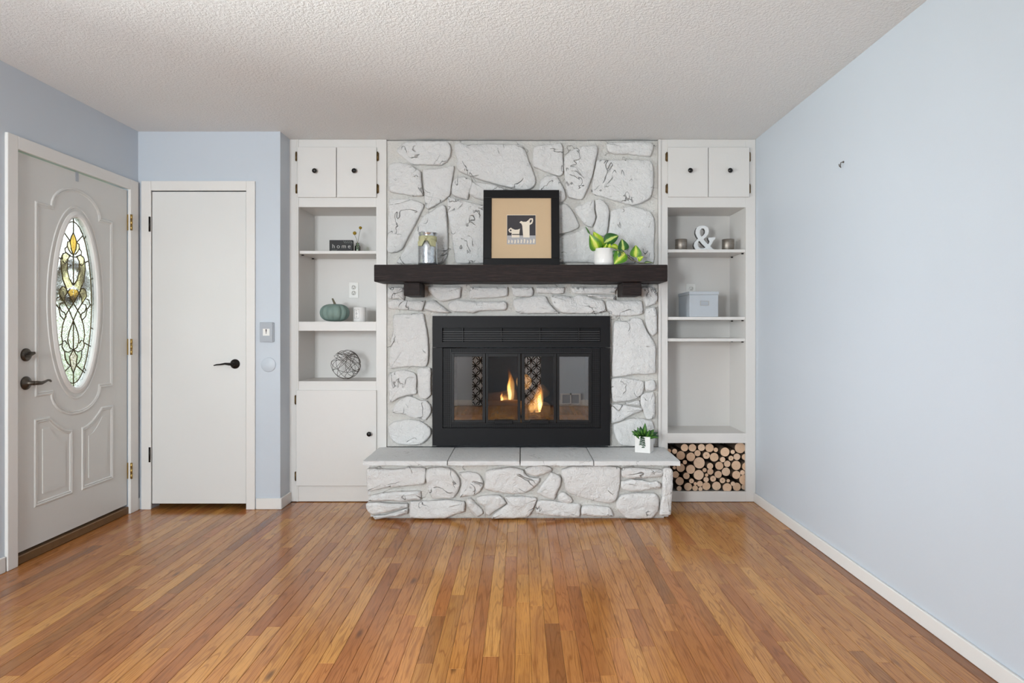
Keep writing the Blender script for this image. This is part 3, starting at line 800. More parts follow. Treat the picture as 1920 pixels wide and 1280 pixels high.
# leaded glass
GX = XL - .030
gl = MB(); P = ell(EU - .0005, EV - .0005); gl.prism([(a, b) for a, b in P], PU, PV, PN, (GX, 0, 0), -.003, .003)
glass = gl.build('glass_pane', M['artglass'], door)
def gp(du, cy): return (YMID + du / 140 * EU * .96, ZMID + (630 - cy) / 575 * EV)
half = [
 [(0, 165), (14, 195), (22, 225), (16, 270), (0, 320)],
 [(22, 225), (38, 235), (40, 262), (30, 285), (12, 308)],
 [(40, 262), (56, 282), (52, 305), (20, 320)],
 [(0, 325), (25, 325), (40, 350), (40, 420), (27, 475), (0, 515)],
 [(20, 325), (45, 305), (68, 315), (80, 350), (82, 400), (70, 480), (45, 550), (0, 635), (-45, 705), (-70, 780), (-78, 850), (-70, 890), (-55, 882), (-40, 905)],
 [(75, 325), (70, 365), (55, 378), (40, 365)],
 [(22, 540), (55, 590), (60, 630), (25, 690), (0, 750), (-30, 830), (-38, 880), (-25, 930), (0, 945)],
 [(40, 560), (55, 532), (75, 530), (88, 552), (90, 585), (75, 610), (60, 635), (85, 640), (94, 672), (85, 720), (62, 745), (48, 725), (58, 700), (78, 690), (92, 655)],
 [(90, 600), (108, 608), (117, 640), (104, 662), (93, 668)],
 [(70, 890), (75, 920), (60, 950), (30, 960), (0, 945)],
 [(58, 955), (54, 1000), (36, 1035), (18, 1050), (0, 1100)],
 [(0, 945), (26, 990), (18, 1050)],
 [(64, 172), (24, 222)], [(108, 335), (82, 352)], [(118, 925), (76, 902)], [(78, 1105), (22, 1052)], [(133, 640), (117, 640)],
]
mb = MB()
MBX = GX + .004
for path in half:
    for sg in (-1, 1):
        mb.tube([(MBX, *gp(sg * a, b)) for a, b in path], .0034, 6)
for a, b in ((60, 165), (320, 515), (750, 945), (1100, 1172)):
    mb.tube([(MBX, *gp(0, a)), (MBX, *gp(0, b))], .0034, 6)
mb.tube([(MBX, a, b) for a, b in ell(EU * .87, EV * .935)], .0032, 6, True)
for k in range(10):
    t = PI / 10 + 2 * PI * k / 10
    mb.tube([(MBX, YMID + math.cos(t) * EU * f, ZMID + math.sin(t) * EV * g) for f, g in ((.87, .935), (.99, .99))], .0028, 6)
mb.build('leading', M['lead'], door)
def piece(pts, mat, sg):
    P = [gp(sg * a, b) for a, b in pts]
    if sg < 0: P = P[::-1]
    MB().prism(P, PU, PV, PN, (GX, 0, 0), .0035, .0055).build('glass_piece', mat, door)
for sg in (-1, 1):
    piece([(1, 167), (14, 195), (22, 225), (16, 270), (1, 318)], M['amber'], sg)
    piece([(23, 228), (38, 236), (40, 262), (30, 285), (18, 295)], M['paleamber'], sg)
    piece([(41, 350), (42, 420), (28, 478), (5, 520), (40, 545), (68, 480), (80, 400), (78, 350), (66, 320), (48, 310), (30, 325)], M['paleamber'], sg)
    piece([(2, 540), (22, 545), (40, 565), (20, 600), (1, 630)], M['amber'], sg)
    piece([(55, 592), (44, 562), (56, 534), (74, 532), (87, 553), (88, 584), (74, 608), (61, 630)], M['paleamber'], sg)
    piece([(1, 950), (25, 992), (17, 1050), (1, 1095)], M['pinkglass'], sg)
    piece([(30, 963), (56, 957), (53, 1000), (36, 1034), (20, 1047), (27, 990)], M['greenglass'], sg)
# hardware
def hinge_v(parent, x0, x1, y, z, h, mat, axis, r=.0065):
    m = MB()
    if axis == 'y': m.box(x0, x1, y - .012, y + .012, z - h / 2, z + h / 2)
    else: m.box(x0, x1, y - .002, y + .002, z - h / 2, z + h / 2)
    return m
for py in (417, 650, 882):
    z = lz(241, py); y = 4.0905
    m = MB(); m.box(FX1, XL + .0185, y + .002, y + .010, z - .05, z + .05)
    for k in range(3): m.cyl((XL + .021, y + .002, z - .05 + k * .0335), (XL + .021, y + .002, z - .0175 + k * .0335), .007, None, 12)
    m.build('hinge', M['brass'], door)
hy, hz1, hz2 = ly(50), lz(50, 665), lz(50, 718)
m = MB(); m.lathe([(.033, 0), (.033, .006), (.028, .012), (.020, .013), (.0, .013)], (FX1, hy, hz1), (1, 0, 0)); 
db = m.build('deadbolt', M['pewter'], door)
m = MB(); m.box(FX1 + .012, FX1 + .034, hy - .018, hy + .026, hz1 - .006, hz1 + .006, .003, 2, Matrix.Translation((0, hy, hz1)) @ Matrix.Rotation(.42, 4, 'X') @ Matrix.Translation((0, -hy, -hz1)))
m.build('thumb_turn', M['pewter'], db)
m = MB(); m.lathe([(.034, 0), (.034, .005), (.029, .011), (.018, .016), (.011, .022), (.011, .046), (.0, .046)], (FX1, hy, hz2), (1, 0, 0))
lv = m.build('door_handle', M['pewter'], door)
pts = [(FX1 + .040, hy, hz2), (FX1 + .046, hy + .02, hz2 - .001), (FX1 + .047, hy + .045, hz2 - .003), (FX1 + .047, hy + .07, hz2 + .002), (FX1 + .047, hy + .09, hz2 + .008), (FX1 + .046, hy + .105, hz2 + .006), (FX1 + .045, hy + .115, hz2)]
MB().tube(pts, .007, 10, False, [.010, .011, .0095, .0065, .0055, .006, .005]).build('lever', M['pewter'], lv)
m = MB(); hk = ly(146); m.box(FX1 + .0005, FX1 + .003, hk - .012, hk + .012, 1.987, 2.0365, .001); m.box(FX0 - .002, FX1 + .003, hk - .012, hk + .012, 2.0365, 2.0385)
tag(m.build('wreath_hanger', M['greyplate']), 'grey metal wreath hanger hooked over the entry door', 'hanger')

# closet door
cd = thing('door_2', (fx(374, YD), YD, .03), 'plain white flush closet door with dark lever', 'door', None, 'structure')
bx('door_slab', M['closet'], cd, fx(285.8, YD), fx(461.8, YD), YD - .004, YD + .034, fz(943.5, YD), fz(359.5, YD), .0015)
for py in (421, 851):
    m = MB(); z = fz(py, YD); xx = fx(283.6, YD)
    m.box(xx - .006, xx + .005, YD - .019, YD - .0155, z - .046, z + .046); m.cyl((xx, YD - .020, z - .048), (xx, YD - .020, z + .048), .0055, None, 10)
    m.build('hinge', M['bronze'], cd)
kx, kz = fx(441.5, YD), fz(682, YD)
m = MB(); m.lathe([(.031, 0), (.031, .005), (.026, .012), (.014, .016), (.010, .022), (.010, .046), (0, .046)], (kx, YD - .004, kz), (0, -1, 0))
lv = m.build('door_handle', M['bronze'], cd)
pts = [(kx, YD - .044, kz), (kx - .02, YD - .05, kz + .001), (kx - .045, YD - .05, kz + .004), (kx - .075, YD - .05, kz - .001), (kx - .10, YD - .05, kz - .003), (kx - .118, YD - .048, kz - .008)]
MB().tube(pts, .006, 10, False, [.009, .009, .0065, .005, .0045, .0035]).build('lever', M['bronze'], lv)
# wall fittings on the closet wall
th = thing('thermostat', (fx(502, YD), YD, fz(641, YD)), 'small grey rectangular thermostat on the blue wall', 'thermostat')
x0, x1, z0, z1 = fx(489, YD), fx(513, YD), fz(641, YD), fz(604, YD)
bx('cover', M['greyplate'], th, x0, x1, YD - .018, YD, z0, z1, .002)
bx('side_strip', M['greyplate'], th, x1, x1 + .005, YD - .012, YD, z0 + .002, z1 - .002)  # added strip standing for the cover's shaded side, in plain grey
bx('window', M['plate'], th, fx(495, YD), fx(507.5, YD), YD - .0195, YD - .018, fz(629, YD), fz(616, YD))
m = MB(); xx = fx(501.2, YD); m.prism([(xx - .004, fz(617, YD)), (xx + .004, fz(617, YD)), (xx + .001, fz(626, YD)), (xx - .001, fz(626, YD))][::-1], (1, 0, 0), (0, 0, 1), (0, -1, 0), (0, YD - .0195, 0), 0, .001)
m.build('pointer', M['signblack'], th)
m = MB(); m.lathe([(.047, 0), (.047, .004), (.044, .006), (0, .0065)], (fx(503.5, YD), YD, fz(683.5, YD)), (0, -1, 0), 40)
tag(m.build('round_cover_plate', M['wall']), 'round wall plate painted blue below the thermostat', 'cover plate')
# hook on the right wall
hy_, hz_ = 1.579 * F / (1582 - 977), EYE + 312 * 3.179 / F
m = MB(); m.cyl((XR, hy_, hz_ + .006), (XR - .004, hy_, hz_ + .006), .005, None, 10)
m.tube([(XR - .004, hy_, hz_ + .006), (XR - .014, hy_, hz_ + .004), (XR - .016, hy_ + .002, hz_ - .012), (XR - .012, hy_ + .004, hz_ - .020), (XR - .022, hy_, hz_ - .014), (XR - .024, hy_ - .002, hz_ - .004)], .0022, 6)
tag(m.build('wall_hook', M['wire']), 'tiny dark metal hook high on the bare blue wall', 'hook')

# wall behind the camera: curtains and vent seen in the fireplace glass
for a0, a1, lab in ((-.74, -.56, 'black and white lattice curtain left of the hall doorway'), (.03, .30, 'black and white lattice curtain hanging inside the hall doorway')):
    m = MB(); rs = []
    for k in range(15):
        z = 2.02 - k * 2.0 / 14
        rs.append([(a0 + (a1 - a0) * q / 28, YN + .05 + .018 * math.sin(q * 1.35) , z) for q in range(29)])
    back = [[(x_, y_ - .003, z_) for x_, y_, z_ in r] for r in rs]
    m.rings(rs, False); m.rings(back, False)
    tag(m.build('curtain_panel', M['lattice']), lab, 'curtain')
v = thing('wall_vent', (.76, YN + .02, .02), 'white return air vent low on the wall facing the fireplace', 'vent')
m = MB()
for a in ((.60, .63, .02, .19), (.745, .765, .02, .19), (.88, .91, .02, .19), (.63, .88, .02, .04), (.63, .88, .17, .19)): m.box(a[0], a[1], YN + .015, YN + .024, a[2], a[3])
m.build('vent_frame', M['trim'], v); bx('vent_grille', M['greyplate'], v, .63, .88, YN + .0145, YN + .017, .04, .17)

# =================================================================== STONEWORK
def jitter_outline(poly, seed, amp=.0025):
    out = []
    for k, p in enumerate(poly):
        q = Vector((p.x * 40 + seed * 3.1, p.y * 40, seed))
        out.append(Vector((p.x + noise.noise(q) * amp, p.y + noise.noise(q + Vector((9, 7, 3))) * amp)))
    return out
def offset(poly, d):
    n = len(poly); area = sum(poly[i].x * poly[(i + 1) % n].y - poly[(i + 1) % n].x * poly[i].y for i in range(n))
    sg = 1 if area > 0 else -1; out = []
    for i in range(n):
        a, b = poly[i - 1], poly[(i + 1) % n]
        t = (b - a); t = t.normalized() if t.length > 1e-9 else Vector((1, 0))
        dd = d(i, poly[i]) if callable(d) else d
        out.append(poly[i] + Vector((t.y, -t.x)) * sg * dd)
    return out
def stone(poly_mm, parent, U, V, N, O, seed, hmax=.034, lift=(0, 0)):
    rr = random.Random(seed)
    poly = [Vector((x / 1000, z / 1000)) for x, z in poly_mm]
    out = jitter_outline(smooth_closed(poly, .011), seed)
    U, V, N, O = Vector(U), Vector(V), Vector(N), Vector(O)
    c = sum(out, Vector((0, 0))) / len(out)
    size = math.sqrt(max((p - c).length for p in out))
    h0 = hmax * rr.uniform(.78, 1.0)
    tx, tz = rr.uniform(-.035, .035), rr.uniform(-.035, .035)
    def top(p, k):
        q = Vector((p.x * 13 + seed * 1.7, p.y * 13, seed * .37)); q2 = q * 3.1
        ridge = (1 - abs(noise.noise(q))) ** 2
        return h0 + (p.x - c.x) * tx + (p.y - c.y) * tz + k * (noise.noise(q * .7) * .010 + ridge * .005 - .003 + noise.noise(q2) * .0028)
    base = offset(out, lambda i, p: -.002 - .004 * abs(noise.noise(Vector((p.x * 9, p.y * 9, seed + 4)))))
    R = [(base, lambda p: -.024, 1.0), (out, lambda p: h0 * .30, .75), (out, lambda p: top(p, .5) * .66, .22),
         (offset(out, -.0035), lambda p: top(p, .8) * .88, 0.0), (offset(out, -.010), lambda p: top(p, 1.0) * .98, 0.0)]
    inner = offset(out, -.010)
    for f in (.82, .62, .42, .22): R.append(([c + (p - c) * f for p in inner], lambda p: top(p, 1.0) + .002, 0.0))
    mb = MB(); att = []; rings = []
    for pts, hf, j in R:
        rings.append([O + U * p.x + V * p.y + N * hf(p) for p in pts]); att += [j] * len(pts)
    RR = mb.rings(rings, True, False, False, True)
    cv = mb.bm.verts.new(O + U * c.x + V * c.y + N * (top(c, 1.0) + .002)); att.append(0.0)
    n = len(out)
    for i in range(n):
        f = mb.bm.faces.new((RR[-1][i], RR[-1][(i + 1) % n], cv)); f.smooth = True
    return mb.build('stone', M['stone'], parent)

def mortar_grid(mb, x0, x1, z0, z1, y, skip=None, step=.03, amp=.005, seed=0):
    nx, nz = max(2, int((x1 - x0) / step)), max(2, int((z1 - z0) / step))
    V_ = {}
    def vert(i, j):
        if (i, j) not in V_:
            x, z = x0 + (x1 - x0) * i / nx, z0 + (z1 - z0) * j / nz
            V_[i, j] = mb.bm.verts.new((x, y - noise.noise(Vector((x * 17, z * 17, seed))) * amp - noise.noise(Vector((x * 50, z * 50, seed))) * amp * .4, z))
        return V_[i, j]
    for i in range(nx):
        for j in range(nz):
            x, z = x0 + (x1 - x0) * (i + .5) / nx, z0 + (z1 - z0) * (j + .5) / nz
            if skip and skip[0] < x < skip[1] and skip[2] < z < skip[3]: continue
            f = mb.bm.faces.new((vert(i, j), vert(i + 1, j), vert(i + 1, j + 1), vert(i, j + 1))); f.smooth = True

CHX0, CHX1 = fx(725), fx(1234)
YM = YC + .008
chim = thing('stone_chimney', (0, YC + .06, .37), 'white painted stone chimney breast around the black fireplace', 'fireplace')
mb = MB(); mortar_grid(mb, CHX0, CHX1, .371, ZC - .006, YM + .010, (-.585, .585, .36, 1.24))
bmesh.ops.recalc_face_normals(mb.bm, faces=mb.bm.faces[:])
for a in ((CHX0, -.575, .371, ZC - .002), (.575, CHX1, .371, ZC - .002), (-.575, .575, 1.235, ZC - .002)): mb.box(a[0], a[1], YM + .026, YM + .2, a[2], a[3])
mb.build('mortar_bed', M['mortar'], chim)
def fit(x, z):                      # stones stop short of the beam, the corbels and the insert
    if 1440 < z < 1520: z = 1446
    if abs(x) < 612 and 1150 < z < 1268: z = 1268
    if z <= 1240 and abs(x) < 606: x = 606 if x > 0 else -606
    if 1366 < z < 1480 and 625 < x < 646: x = 632
    if 1345 < z < 1385 and 610 < abs(x) < 800: z = min(z, 1356)
    return (x, z)
for k, p in enumerate(CHIMNEY_STONES):
    p = [fit(*q) for q in p]
    stone(p, chim, (1, 0, 0), (0, 0, 1), (0, -1, 0), (0, YM, 0), k + 1, .034)

YH = 3.983
hearth = thing('raised_hearth', (0, 4.15, 0), 'raised white painted stone hearth with four pale slabs on top', 'hearth')
mb = MB(); mortar_grid(mb, -.925, .905, .012, .337, YH + .008, None, .03, .005, 5)
mb.box(-.925, .905, YH + .018, YC - .004, .012, .337)
mb.build('hearth_core', M['mortar'], hearth)
bx('hearth_footing', M['mortar'], hearth, -.90, .88, YH + .02, YC - .004, .0005, .0118)
for k, p in enumerate(HEARTH_STONES):
    stone(p, hearth, (1, 0, 0), (0, 0, 1), (0, -1, 0), (0, YH, 0), 100 + k, .036)
def rough_rect(x0, x1, z0, z1): return [(x0, z0 + 12), (x0 + 14, z0), ((x0 + x1) // 2, z0 + 4), (x1 - 12, z0), (x1, z0 + 16), (x1 - 4, (z0 + z1) // 2), (x1, z1 - 14), (x1 - 18, z1), ((x0 + x1) // 2, z1 - 5), (x0 + 16, z1), (x0 + 3, (z0 + z1) // 2)]
for k, r in enumerate([(20, 170, 20, 150), (185, 350, 12, 110), (30, 150, 170, 320), (170, 355, 130, 325)]):
    stone(rough_rect(*r), hearth, (0, -1, 0), (0, 0, 1), (-1, 0, 0), (-.925, YC, 0), 140 + k, .020)
for k, r in enumerate([(20, 140, 15, 130), (160, 345, 20, 160), (25, 200, 150, 320), (215, 350, 180, 325)]):
    stone(rough_rect(*r)[::-1], hearth, (0, -1, 0), (0, 0, 1), (1, 0, 0), (.905, YC, 0), 150 + k, .020)
cuts = [-.953, -.444, -.006, .438, .959]
for k in range(4):
    mb = MB(); a, b = cuts[k] + (.003 if k else 0), cuts[k + 1] - (.003 if k < 3 else 0)
    mb.box(a, b, 3.915, YC - .003, .339, .370)
    bmesh.ops.subdivide_edges(mb.bm, edges=mb.bm.edges[:], cuts=9, use_grid_fill=True)
    lo = min(v.co.y for v in mb.bm.verts)
    for v in mb.bm.verts:
        q = v.co * 16 + Vector((k * 7, 0, 0)); n_ = noise.noise(q); n2 = noise.noise(q * 2.7)
        edge = v.co.y < lo + .002 or v.co.x in (a, b)
        v.co.y += (n_ * .004 + n2 * .003) if v.co.y < lo + .002 else 0
        if v.co.z > .368: v.co.z += n_ * .0015 - (.003 if v.co.y < lo + .004 else 0) - (.001 if abs(v.co.x - a) < .002 or abs(v.co.x - b) < .002 else 0)
        if v.co.z < .341 and v.co.y < lo + .01: v.co.z += n2 * .004 + .002
    mb.build('hearth_slab', M['slab'], hearth, bevel=.003)

# mantel beam on two corbels
mantel = thing('mantel_shelf', (0, 4.23, 1.465), 'dark stained wooden mantel beam on two corbels', 'mantel')
def rough_beam(name, x0, x1, y0, y1, z0, z1, cuts_, amp):
    mb = MB(); mb.box(x0, x1, y0, y1, z0, z1, .006, 2)
    es = [e for e in mb.bm.edges if abs(e.verts[0].co.x - e.verts[1].co.x) > .2 * (x1 - x0)]
    bmesh.ops.subdivide_edges(mb.bm, edges=es, cuts=cuts_, use_grid_fill=True)
    for v in mb.bm.verts:
        q = Vector((v.co.x * 5, v.co.y * 20, v.co.z * 20))
        v.co.y += noise.noise(q) * amp
        if v.co.z < (z0 + z1) / 2: v.co.z += noise.noise(q + Vector((3, 3, 3))) * amp * 1.4
        else: v.co.z += noise.noise(q * .6 + Vector((5, 1, 3))) * amp * .4
    mb.build(name, M['mantel'], mantel)
MTZ = 1.570
rough_beam('beam', -.929, .926, 4.10, YC - .008, 1.463, MTZ, 60, .0035)
for a, b in ((-.748, -.646), (.646, .768)):
    rough_beam('corbel', a, b, 4.14, YC - .006, 1.376, 1.4615, 3, .0015)

# =================================================================== FIREPLACE INSERT
YI = YC - .030
ix = lambda p: fx(p, YI)
iz = lambda p: fz(p, YI)
ins = thing('fireplace_insert', (0, YI + .05, iz(835)), 'black steel fireplace insert with four glass door panels', 'fireplace insert')
m = MB()
for a in ((811, 829, 592, 651.0), (1126, 1144, 592, 651.0), (829, 1126, 592, 614.4), (829, 1126, 641, 651.0)): m.box(ix(a[0]), ix(a[1]), YI, YI + .029, iz(a[3]), iz(a[2]))
m.build('hood', M['black'], ins)
m = MB()
for a in ((811, 829.5, 651.8, 835.3), (1125.8, 1144, 651.8, 835.3), (829.5, 1125.8, 802.5, 835.3)): m.box(ix(a[0]), ix(a[1]), YI, YI + .029, iz(a[3]), iz(a[2]))
m.build('surround', M['black'], ins)
gr = MB().box(ix(829), ix(1126), YI + .030, YI + .036, iz(641), iz(614.4)).build('grille_back', M['black'], ins)
for py in (621.5, 625.6, 629.8, 634, 638):
    z = iz(py)
    MB().box(ix(829.3), ix(1125.7), YI + .003, YI + .014, z - .0021, z + .0021, .0012, 2).build('louver_slat', M['slat'], ins)
for px in (867.5, 940, 1013, 1086):
    bx('louver_post', M['blackframe'], ins, ix(px) - .002, ix(px) + .002, YI + .006, YI + .03, iz(640.8), iz(614.6))
for a in ((830, 844.3, 653, 802), (1110.5, 1125.5, 653, 802), (845, 1110, 653, 660.5), (845, 1110, 795, 802)):
    bx('mesh_strip', M['mesh'], ins, ix(a[0]), ix(a[1]), YI + .016, YI + .020, iz(a[3]), iz(a[2]))
m = MB()
for a in ((844.3, 846, 653, 802), (1108.8, 1110.5, 653, 802), (846, 1108.8, 660.5, 662.3), (846, 1108.8, 793.2, 795)): m.box(ix(a[0]), ix(a[1]), YI + .006, YI + .022, iz(a[3]), iz(a[2]))
m.build('door_track', M['blackframe'], ins)
doors = [(846.2, 910.1, 851.2, 904.4), (910.9, 976.2, 915, 970.4), (977.6, 1043.4, 984, 1038.3), (1044.2, 1108.6, 1048.8, 1103.6)]
for k, (a, b, g0, g1) in enumerate(doors):
    m = MB(); zt, zb, gt, gb = iz(662.6), iz(792.8), iz(668.6), iz(787.6)
    for q in ((ix(a), ix(g0), zb, zt), (ix(g1), ix(b), zb, zt), (ix(g0), ix(g1), gt, zt), (ix(g0), ix(g1), zb, gb)): m.box(q[0], q[1], YI + .004, YI + .018, q[2], q[3], .0012)
    d = m.build('glass_door', M['blackframe'], ins)
    bx('pane', M['fireglass'], d, ix(g0), ix(g1), YI + .012, YI + .015, gb, gt)
    if k in (1, 2):
        h0, h1 = ((927, 961), (993, 1029))[k - 1]
        bx('handle', M['black'], d, ix(h0), ix(h1), YI - .014, YI + .004, iz(794), iz(787), .002)
m = MB(); FZ0, FZ1, FY1 = .52, .995, 4.88
m.box(-.50, .50, FY1, FY1 + .02, FZ0 - .02, FZ1 + .02); m.box(-.50, -.48, YI + .03, FY1, FZ0, FZ1); m.box(.48, .50, YI + .03, FY1, FZ0, FZ1)
m.box(-.50, .50, YI + .03, FY1, FZ1, FZ1 + .02); m.box(-.50, .50, YI + .03, FY1, FZ0 - .02, FZ0)
m.build('firebox', M['soot'], ins)
m = MB(); rs = []
for r_, h_ in ((1, 0), (.9, .005), (.6, .010), (.3, .012)):
    rs.append([(.02 + .26 * r_ * math.cos(2 * PI * k / 28), 4.56 + .10 * r_ * math.sin(2 * PI * k / 28), FZ0 + .0005 + h_ + (noise.noise(Vector((k, r_ * 5, 0))) * .004 if h_ else 0)) for k in range(28)])
m.rings(rs, True, True, True); m.build('ember_bed', M['ash'], ins)
def fire_log(name, p0, p1, r, mat, label, seed):
    m = MB(); p0, p1 = Vector(p0), Vector(p1); u, v, d = frame_for(p1 - p0); rs = []
    for i in range(13):
        t = i / 12; rr = r * (1 if 0 < i < 12 else .8)
        rs.append([p0.lerp(p1, t) + (u * math.cos(2 * PI * k / 18) + v * math.sin(2 * PI * k / 18)) * rr * (1 + .28 * noise.noise(Vector((t * 4, math.cos(2 * PI * k / 18) * 1.5, math.sin(2 * PI * k / 18) * 1.5 + seed)))) for k in range(18)])
    m.rings(rs, True, True, True)
    tag(m.build(name, mat), label, 'gas log')
fire_log('gas_log', (-.27, 4.50, .615), (.005, 4.49, .612), .058, M['firelog'], 'brown gas log behind the second glass door from the entry side', 1)
fire_log('gas_log', (.02, 4.515, .595), (.20, 4.56, .60), .050, M['ashlog'], 'pale ashy gas log lying under the wider flame', 4)
fire_log('gas_log', (.03, 4.70, .60), (.185, 4.70, .735), .050, M['ashlog'], 'pale ashy gas log tilted up behind the wider flame', 8)
fire_log('gas_log', (-.24, 4.63, .66), (-.03, 4.63, .69), .045, M['firelog'], 'brown gas log lying at the back behind the tallest flame', 12)

def flame(name, base, h, r, mat, parent=None, lean=0.0, seed=0):
    m = MB(); rs = []
    for i in range(15):
        t = i / 14
        rr = r * (math.sin(PI * min(1, (t * .82 + .14))) ** 1.2) * (1 - t) ** .55 + .0004
        ox = lean * t + .012 * noise.noise(Vector((t * 3.0, seed, 0))) * t * 2
        rs.append([(base[0] + ox + rr * math.cos(2 * PI * k / 14), base[1] + rr * .6 * math.sin(2 * PI * k / 14), base[2] + h * t) for k in range(14)])
    m.rings(rs, True, True, True)
    return m.build(name, mat, parent)
f1 = thing('gas_flame', (-.082, 4.50, .655), 'tallest yellow flame rising from the brown log', 'flame')
flame('flame_core', (-.080, 4.50, .655), .225, .017, M['flame'], f1, 0, 1)
flame('flame_fringe', (-.068, 4.51, .65), .275, .034, M['glow'], f1, -.01, 2)
f2 = thing('gas_flame', (-.132, 4.49, .655), 'shortest flame, beside the tallest one on the brown log', 'flame')
flame('flame_core', (-.132, 4.49, .655), .085, .012, M['flame'], f2, 0, 3)
flame('flame_fringe', (-.120, 4.50, .65), .075, .036, M['glow'], f2, .01, 9)
f3 = thing('gas_flame', (.122, 4.41, .60), 'wide orange flame over the pale ashy log', 'flame')
flame('flame_core', (.126, 4.41, .605), .175, .020, M['flame'], f3, .006, 4)
flame('flame_fringe', (.110, 4.415, .60), .23, .044, M['glow'], f3, .025, 5)
flame('flame_fringe', (.072, 4.415, .60), .11, .034, M['glow'], f3, .01, 6)
lp = bpy.data.lights.new('fire_glow', 'POINT'); lp.energy = 0.9; lp.color = (1.0, .5, .16); lp.shadow_soft_size = .06
lo_ = bpy.data.objects.new('fire_glow', lp); lo_.location = (0.02, 4.46, .80); COL.objects.link(lo_)

# =================================================================== BUILT-IN BOOKCASES
FT = .022
def knob(parent, px, py):
    MB().lathe([(.007, 0), (.006, .010), (.014, .016), (.0165, .023), (.013, .029), (0, .031)], (fx(px), YC - .018, fz(py)), (0, -1, 0), 20).build('knob', M['blackknob'], parent)
def cab_hinge(parent, px, py, out):
    m = MB(); x, z = fx(px), fz(py)
    m.box(x - .005, x + .005, YC - .004, YC - .0005, z - .026, z + .026, .001); m.cyl((x + out * .004, YC - .008, z - .031), (x + out * .004, YC - .008, z + .031), .005, None, 10)
    m.build('hinge', M['old_brass'], parent)
def overlay_door(parent, p0, p1, q0, q1):
    return bx('cabinet_door', M['cabinet'], parent, fx(p0), fx(p1), YC - .018, YC - .0007, fz(q1), fz(q0), .002)
def member(name, parent, p0, p1, q0, q1, d=FT):
    return bx(name, M['cabinet'], parent, fx(p0), fx(p1), YC, YC + d, fz(q1), fz(q0), .0012)
ZTOP = 261.3

lc = thing('built_in_bookcase', (fx(633), YC + .15, 0.001), 'white built-in bookcase beside the closet wall with a low cupboard door', 'bookcase')
XA, XB = fx(560), fx(705.3)
member('stile', lc, 541.8, 560, ZTOP, 939.8); member('stile', lc, 705.3, 724.6, ZTOP, 939.8)
for q0, q1 in ((ZTOP, 280), (366, 388.2), (602.7, 620.1), (714.4, 736), (904, 939.8)): member('rail', lc, 560, 705.3, q0, q1)
member('filler_strip', lc, 556.8, 559.6, ZTOP, 939.8, -.002)
bx('back_panel', M['cabinet'], lc, XA - .03, XB + .03, YB, YB + .012, .01, ZC - .003)
bx('side_panel', M['cabinet'], lc, XA - .014, XA, YC + FT, YB, .01, ZC - .003); bx('side_panel', M['cabinet'], lc, XB, XB + .014, YC + FT, YB, .01, ZC - .003)
bx('top_panel', M['cabinet'], lc, XA, XB, YC + FT, YB, fz(388.2), fz(388.2) + .012)
LS1, LS2, LS3 = fz(469.6), fz(602.7), fz(714.4)
bx('shelf', M['cabinet'], lc, XA + .002, XB - .001, YC + .012, YB - .001, LS1 - .0205, LS1, .0015)
bx('shelf', M['cabinet'], lc, XA, XB, YC + FT, YB, LS2 - .02, LS2); bx('shelf', M['cabinet'], lc, XA, XB, YC + FT, YB, LS3 - .02, LS3)
for y_ in (YC + .06, YB - .06):
    bx('shelf_clip', M['bronze'], lc, XA + .0005, XA + .014, y_ - .006, y_ + .006, LS1 - .0285, LS1 - .021)
    bx('shelf_clip', M['bronze'], lc, XB - .014, XB - .0005, y_ - .006, y_ + .006, LS1 - .0285, LS1 - .021)
d = overlay_door(lc, 559.5, 631.6, 276.8, 370.8); knob(d, 593, 322.5); cab_hinge(d, 555, 293.8, 1); cab_hinge(d, 555.4, 354.3, 1)
d = overlay_door(lc, 632.8, 706.8, 276.8, 370.8); knob(d, 666.6, 322.5); cab_hinge(d, 709.4, 293.8, -1); cab_hinge(d, 709.4, 354.3, -1)
d = overlay_door(lc, 556.9, 706.6, 730.8, 909.6); knob(d, 694.5, 812); cab_hinge(d, 553.8, 749, 1); cab_hinge(d, 554, 892, 1)

rc_ = thing('built_in_bookcase', (fx(1326), YC + .15, 0.001), 'white built-in bookcase with open firewood bay beside the bare blue wall', 'bookcase')
XA, XB = fx(1252), fx(1398.5)
member('stile', rc_, 1239, 1252, ZTOP, 940.3); member('stile', rc_, 1398.5, 1416.8, ZTOP, 940.3)
bx('edge_strip', M['cabinet'], rc_, fx(1234.3), fx(1238.8), YC - .008, YC + .02, .372, ZC - .002, .0012)
for q0, q1 in ((ZTOP, 281), (366, 388.6), (812, 830.4), (921.4, 940.3)): member('rail', rc_, 1252, 1398.5, q0, q1)
BZ = fz(812)
bx('back_panel', M['cabinet'], rc_, XA - .03, XB + .045, YB, YB + .012, .01, ZC - .003)
bx('side_panel', M['cabinet'], rc_, XA - .014, XA, YC + FT, YB, BZ - .02, ZC - .003); bx('side_panel', M['cabinet'], rc_, XB, XB + .014, YC + FT, YB, BZ - .02, ZC - .003)
bx('bay_side', M['cabinet'], rc_, XA - .055, XA - .043, YC + FT, YB, .01, BZ - .021); bx('bay_side', M['cabinet'], rc_, XB + .052, XB + .060, YC + FT, YB, .01, BZ - .021)
bx('top_panel', M['cabinet'], rc_, XA, XB, YC + FT, YB, fz(388.6), fz(388.6) + .012)
bx('shelf', M['cabinet'], rc_, XA, XB, YC + FT, YB, BZ - .02, BZ)
BAYZ = .055
bx('bay_floor', M['cabinet'], rc_, XA - .043, XB + .052, YC + FT, YB, BAYZ - .02, BAYZ)
RS1, RS2, RS3 = fz(467), fz(593.8), fz(634.2)
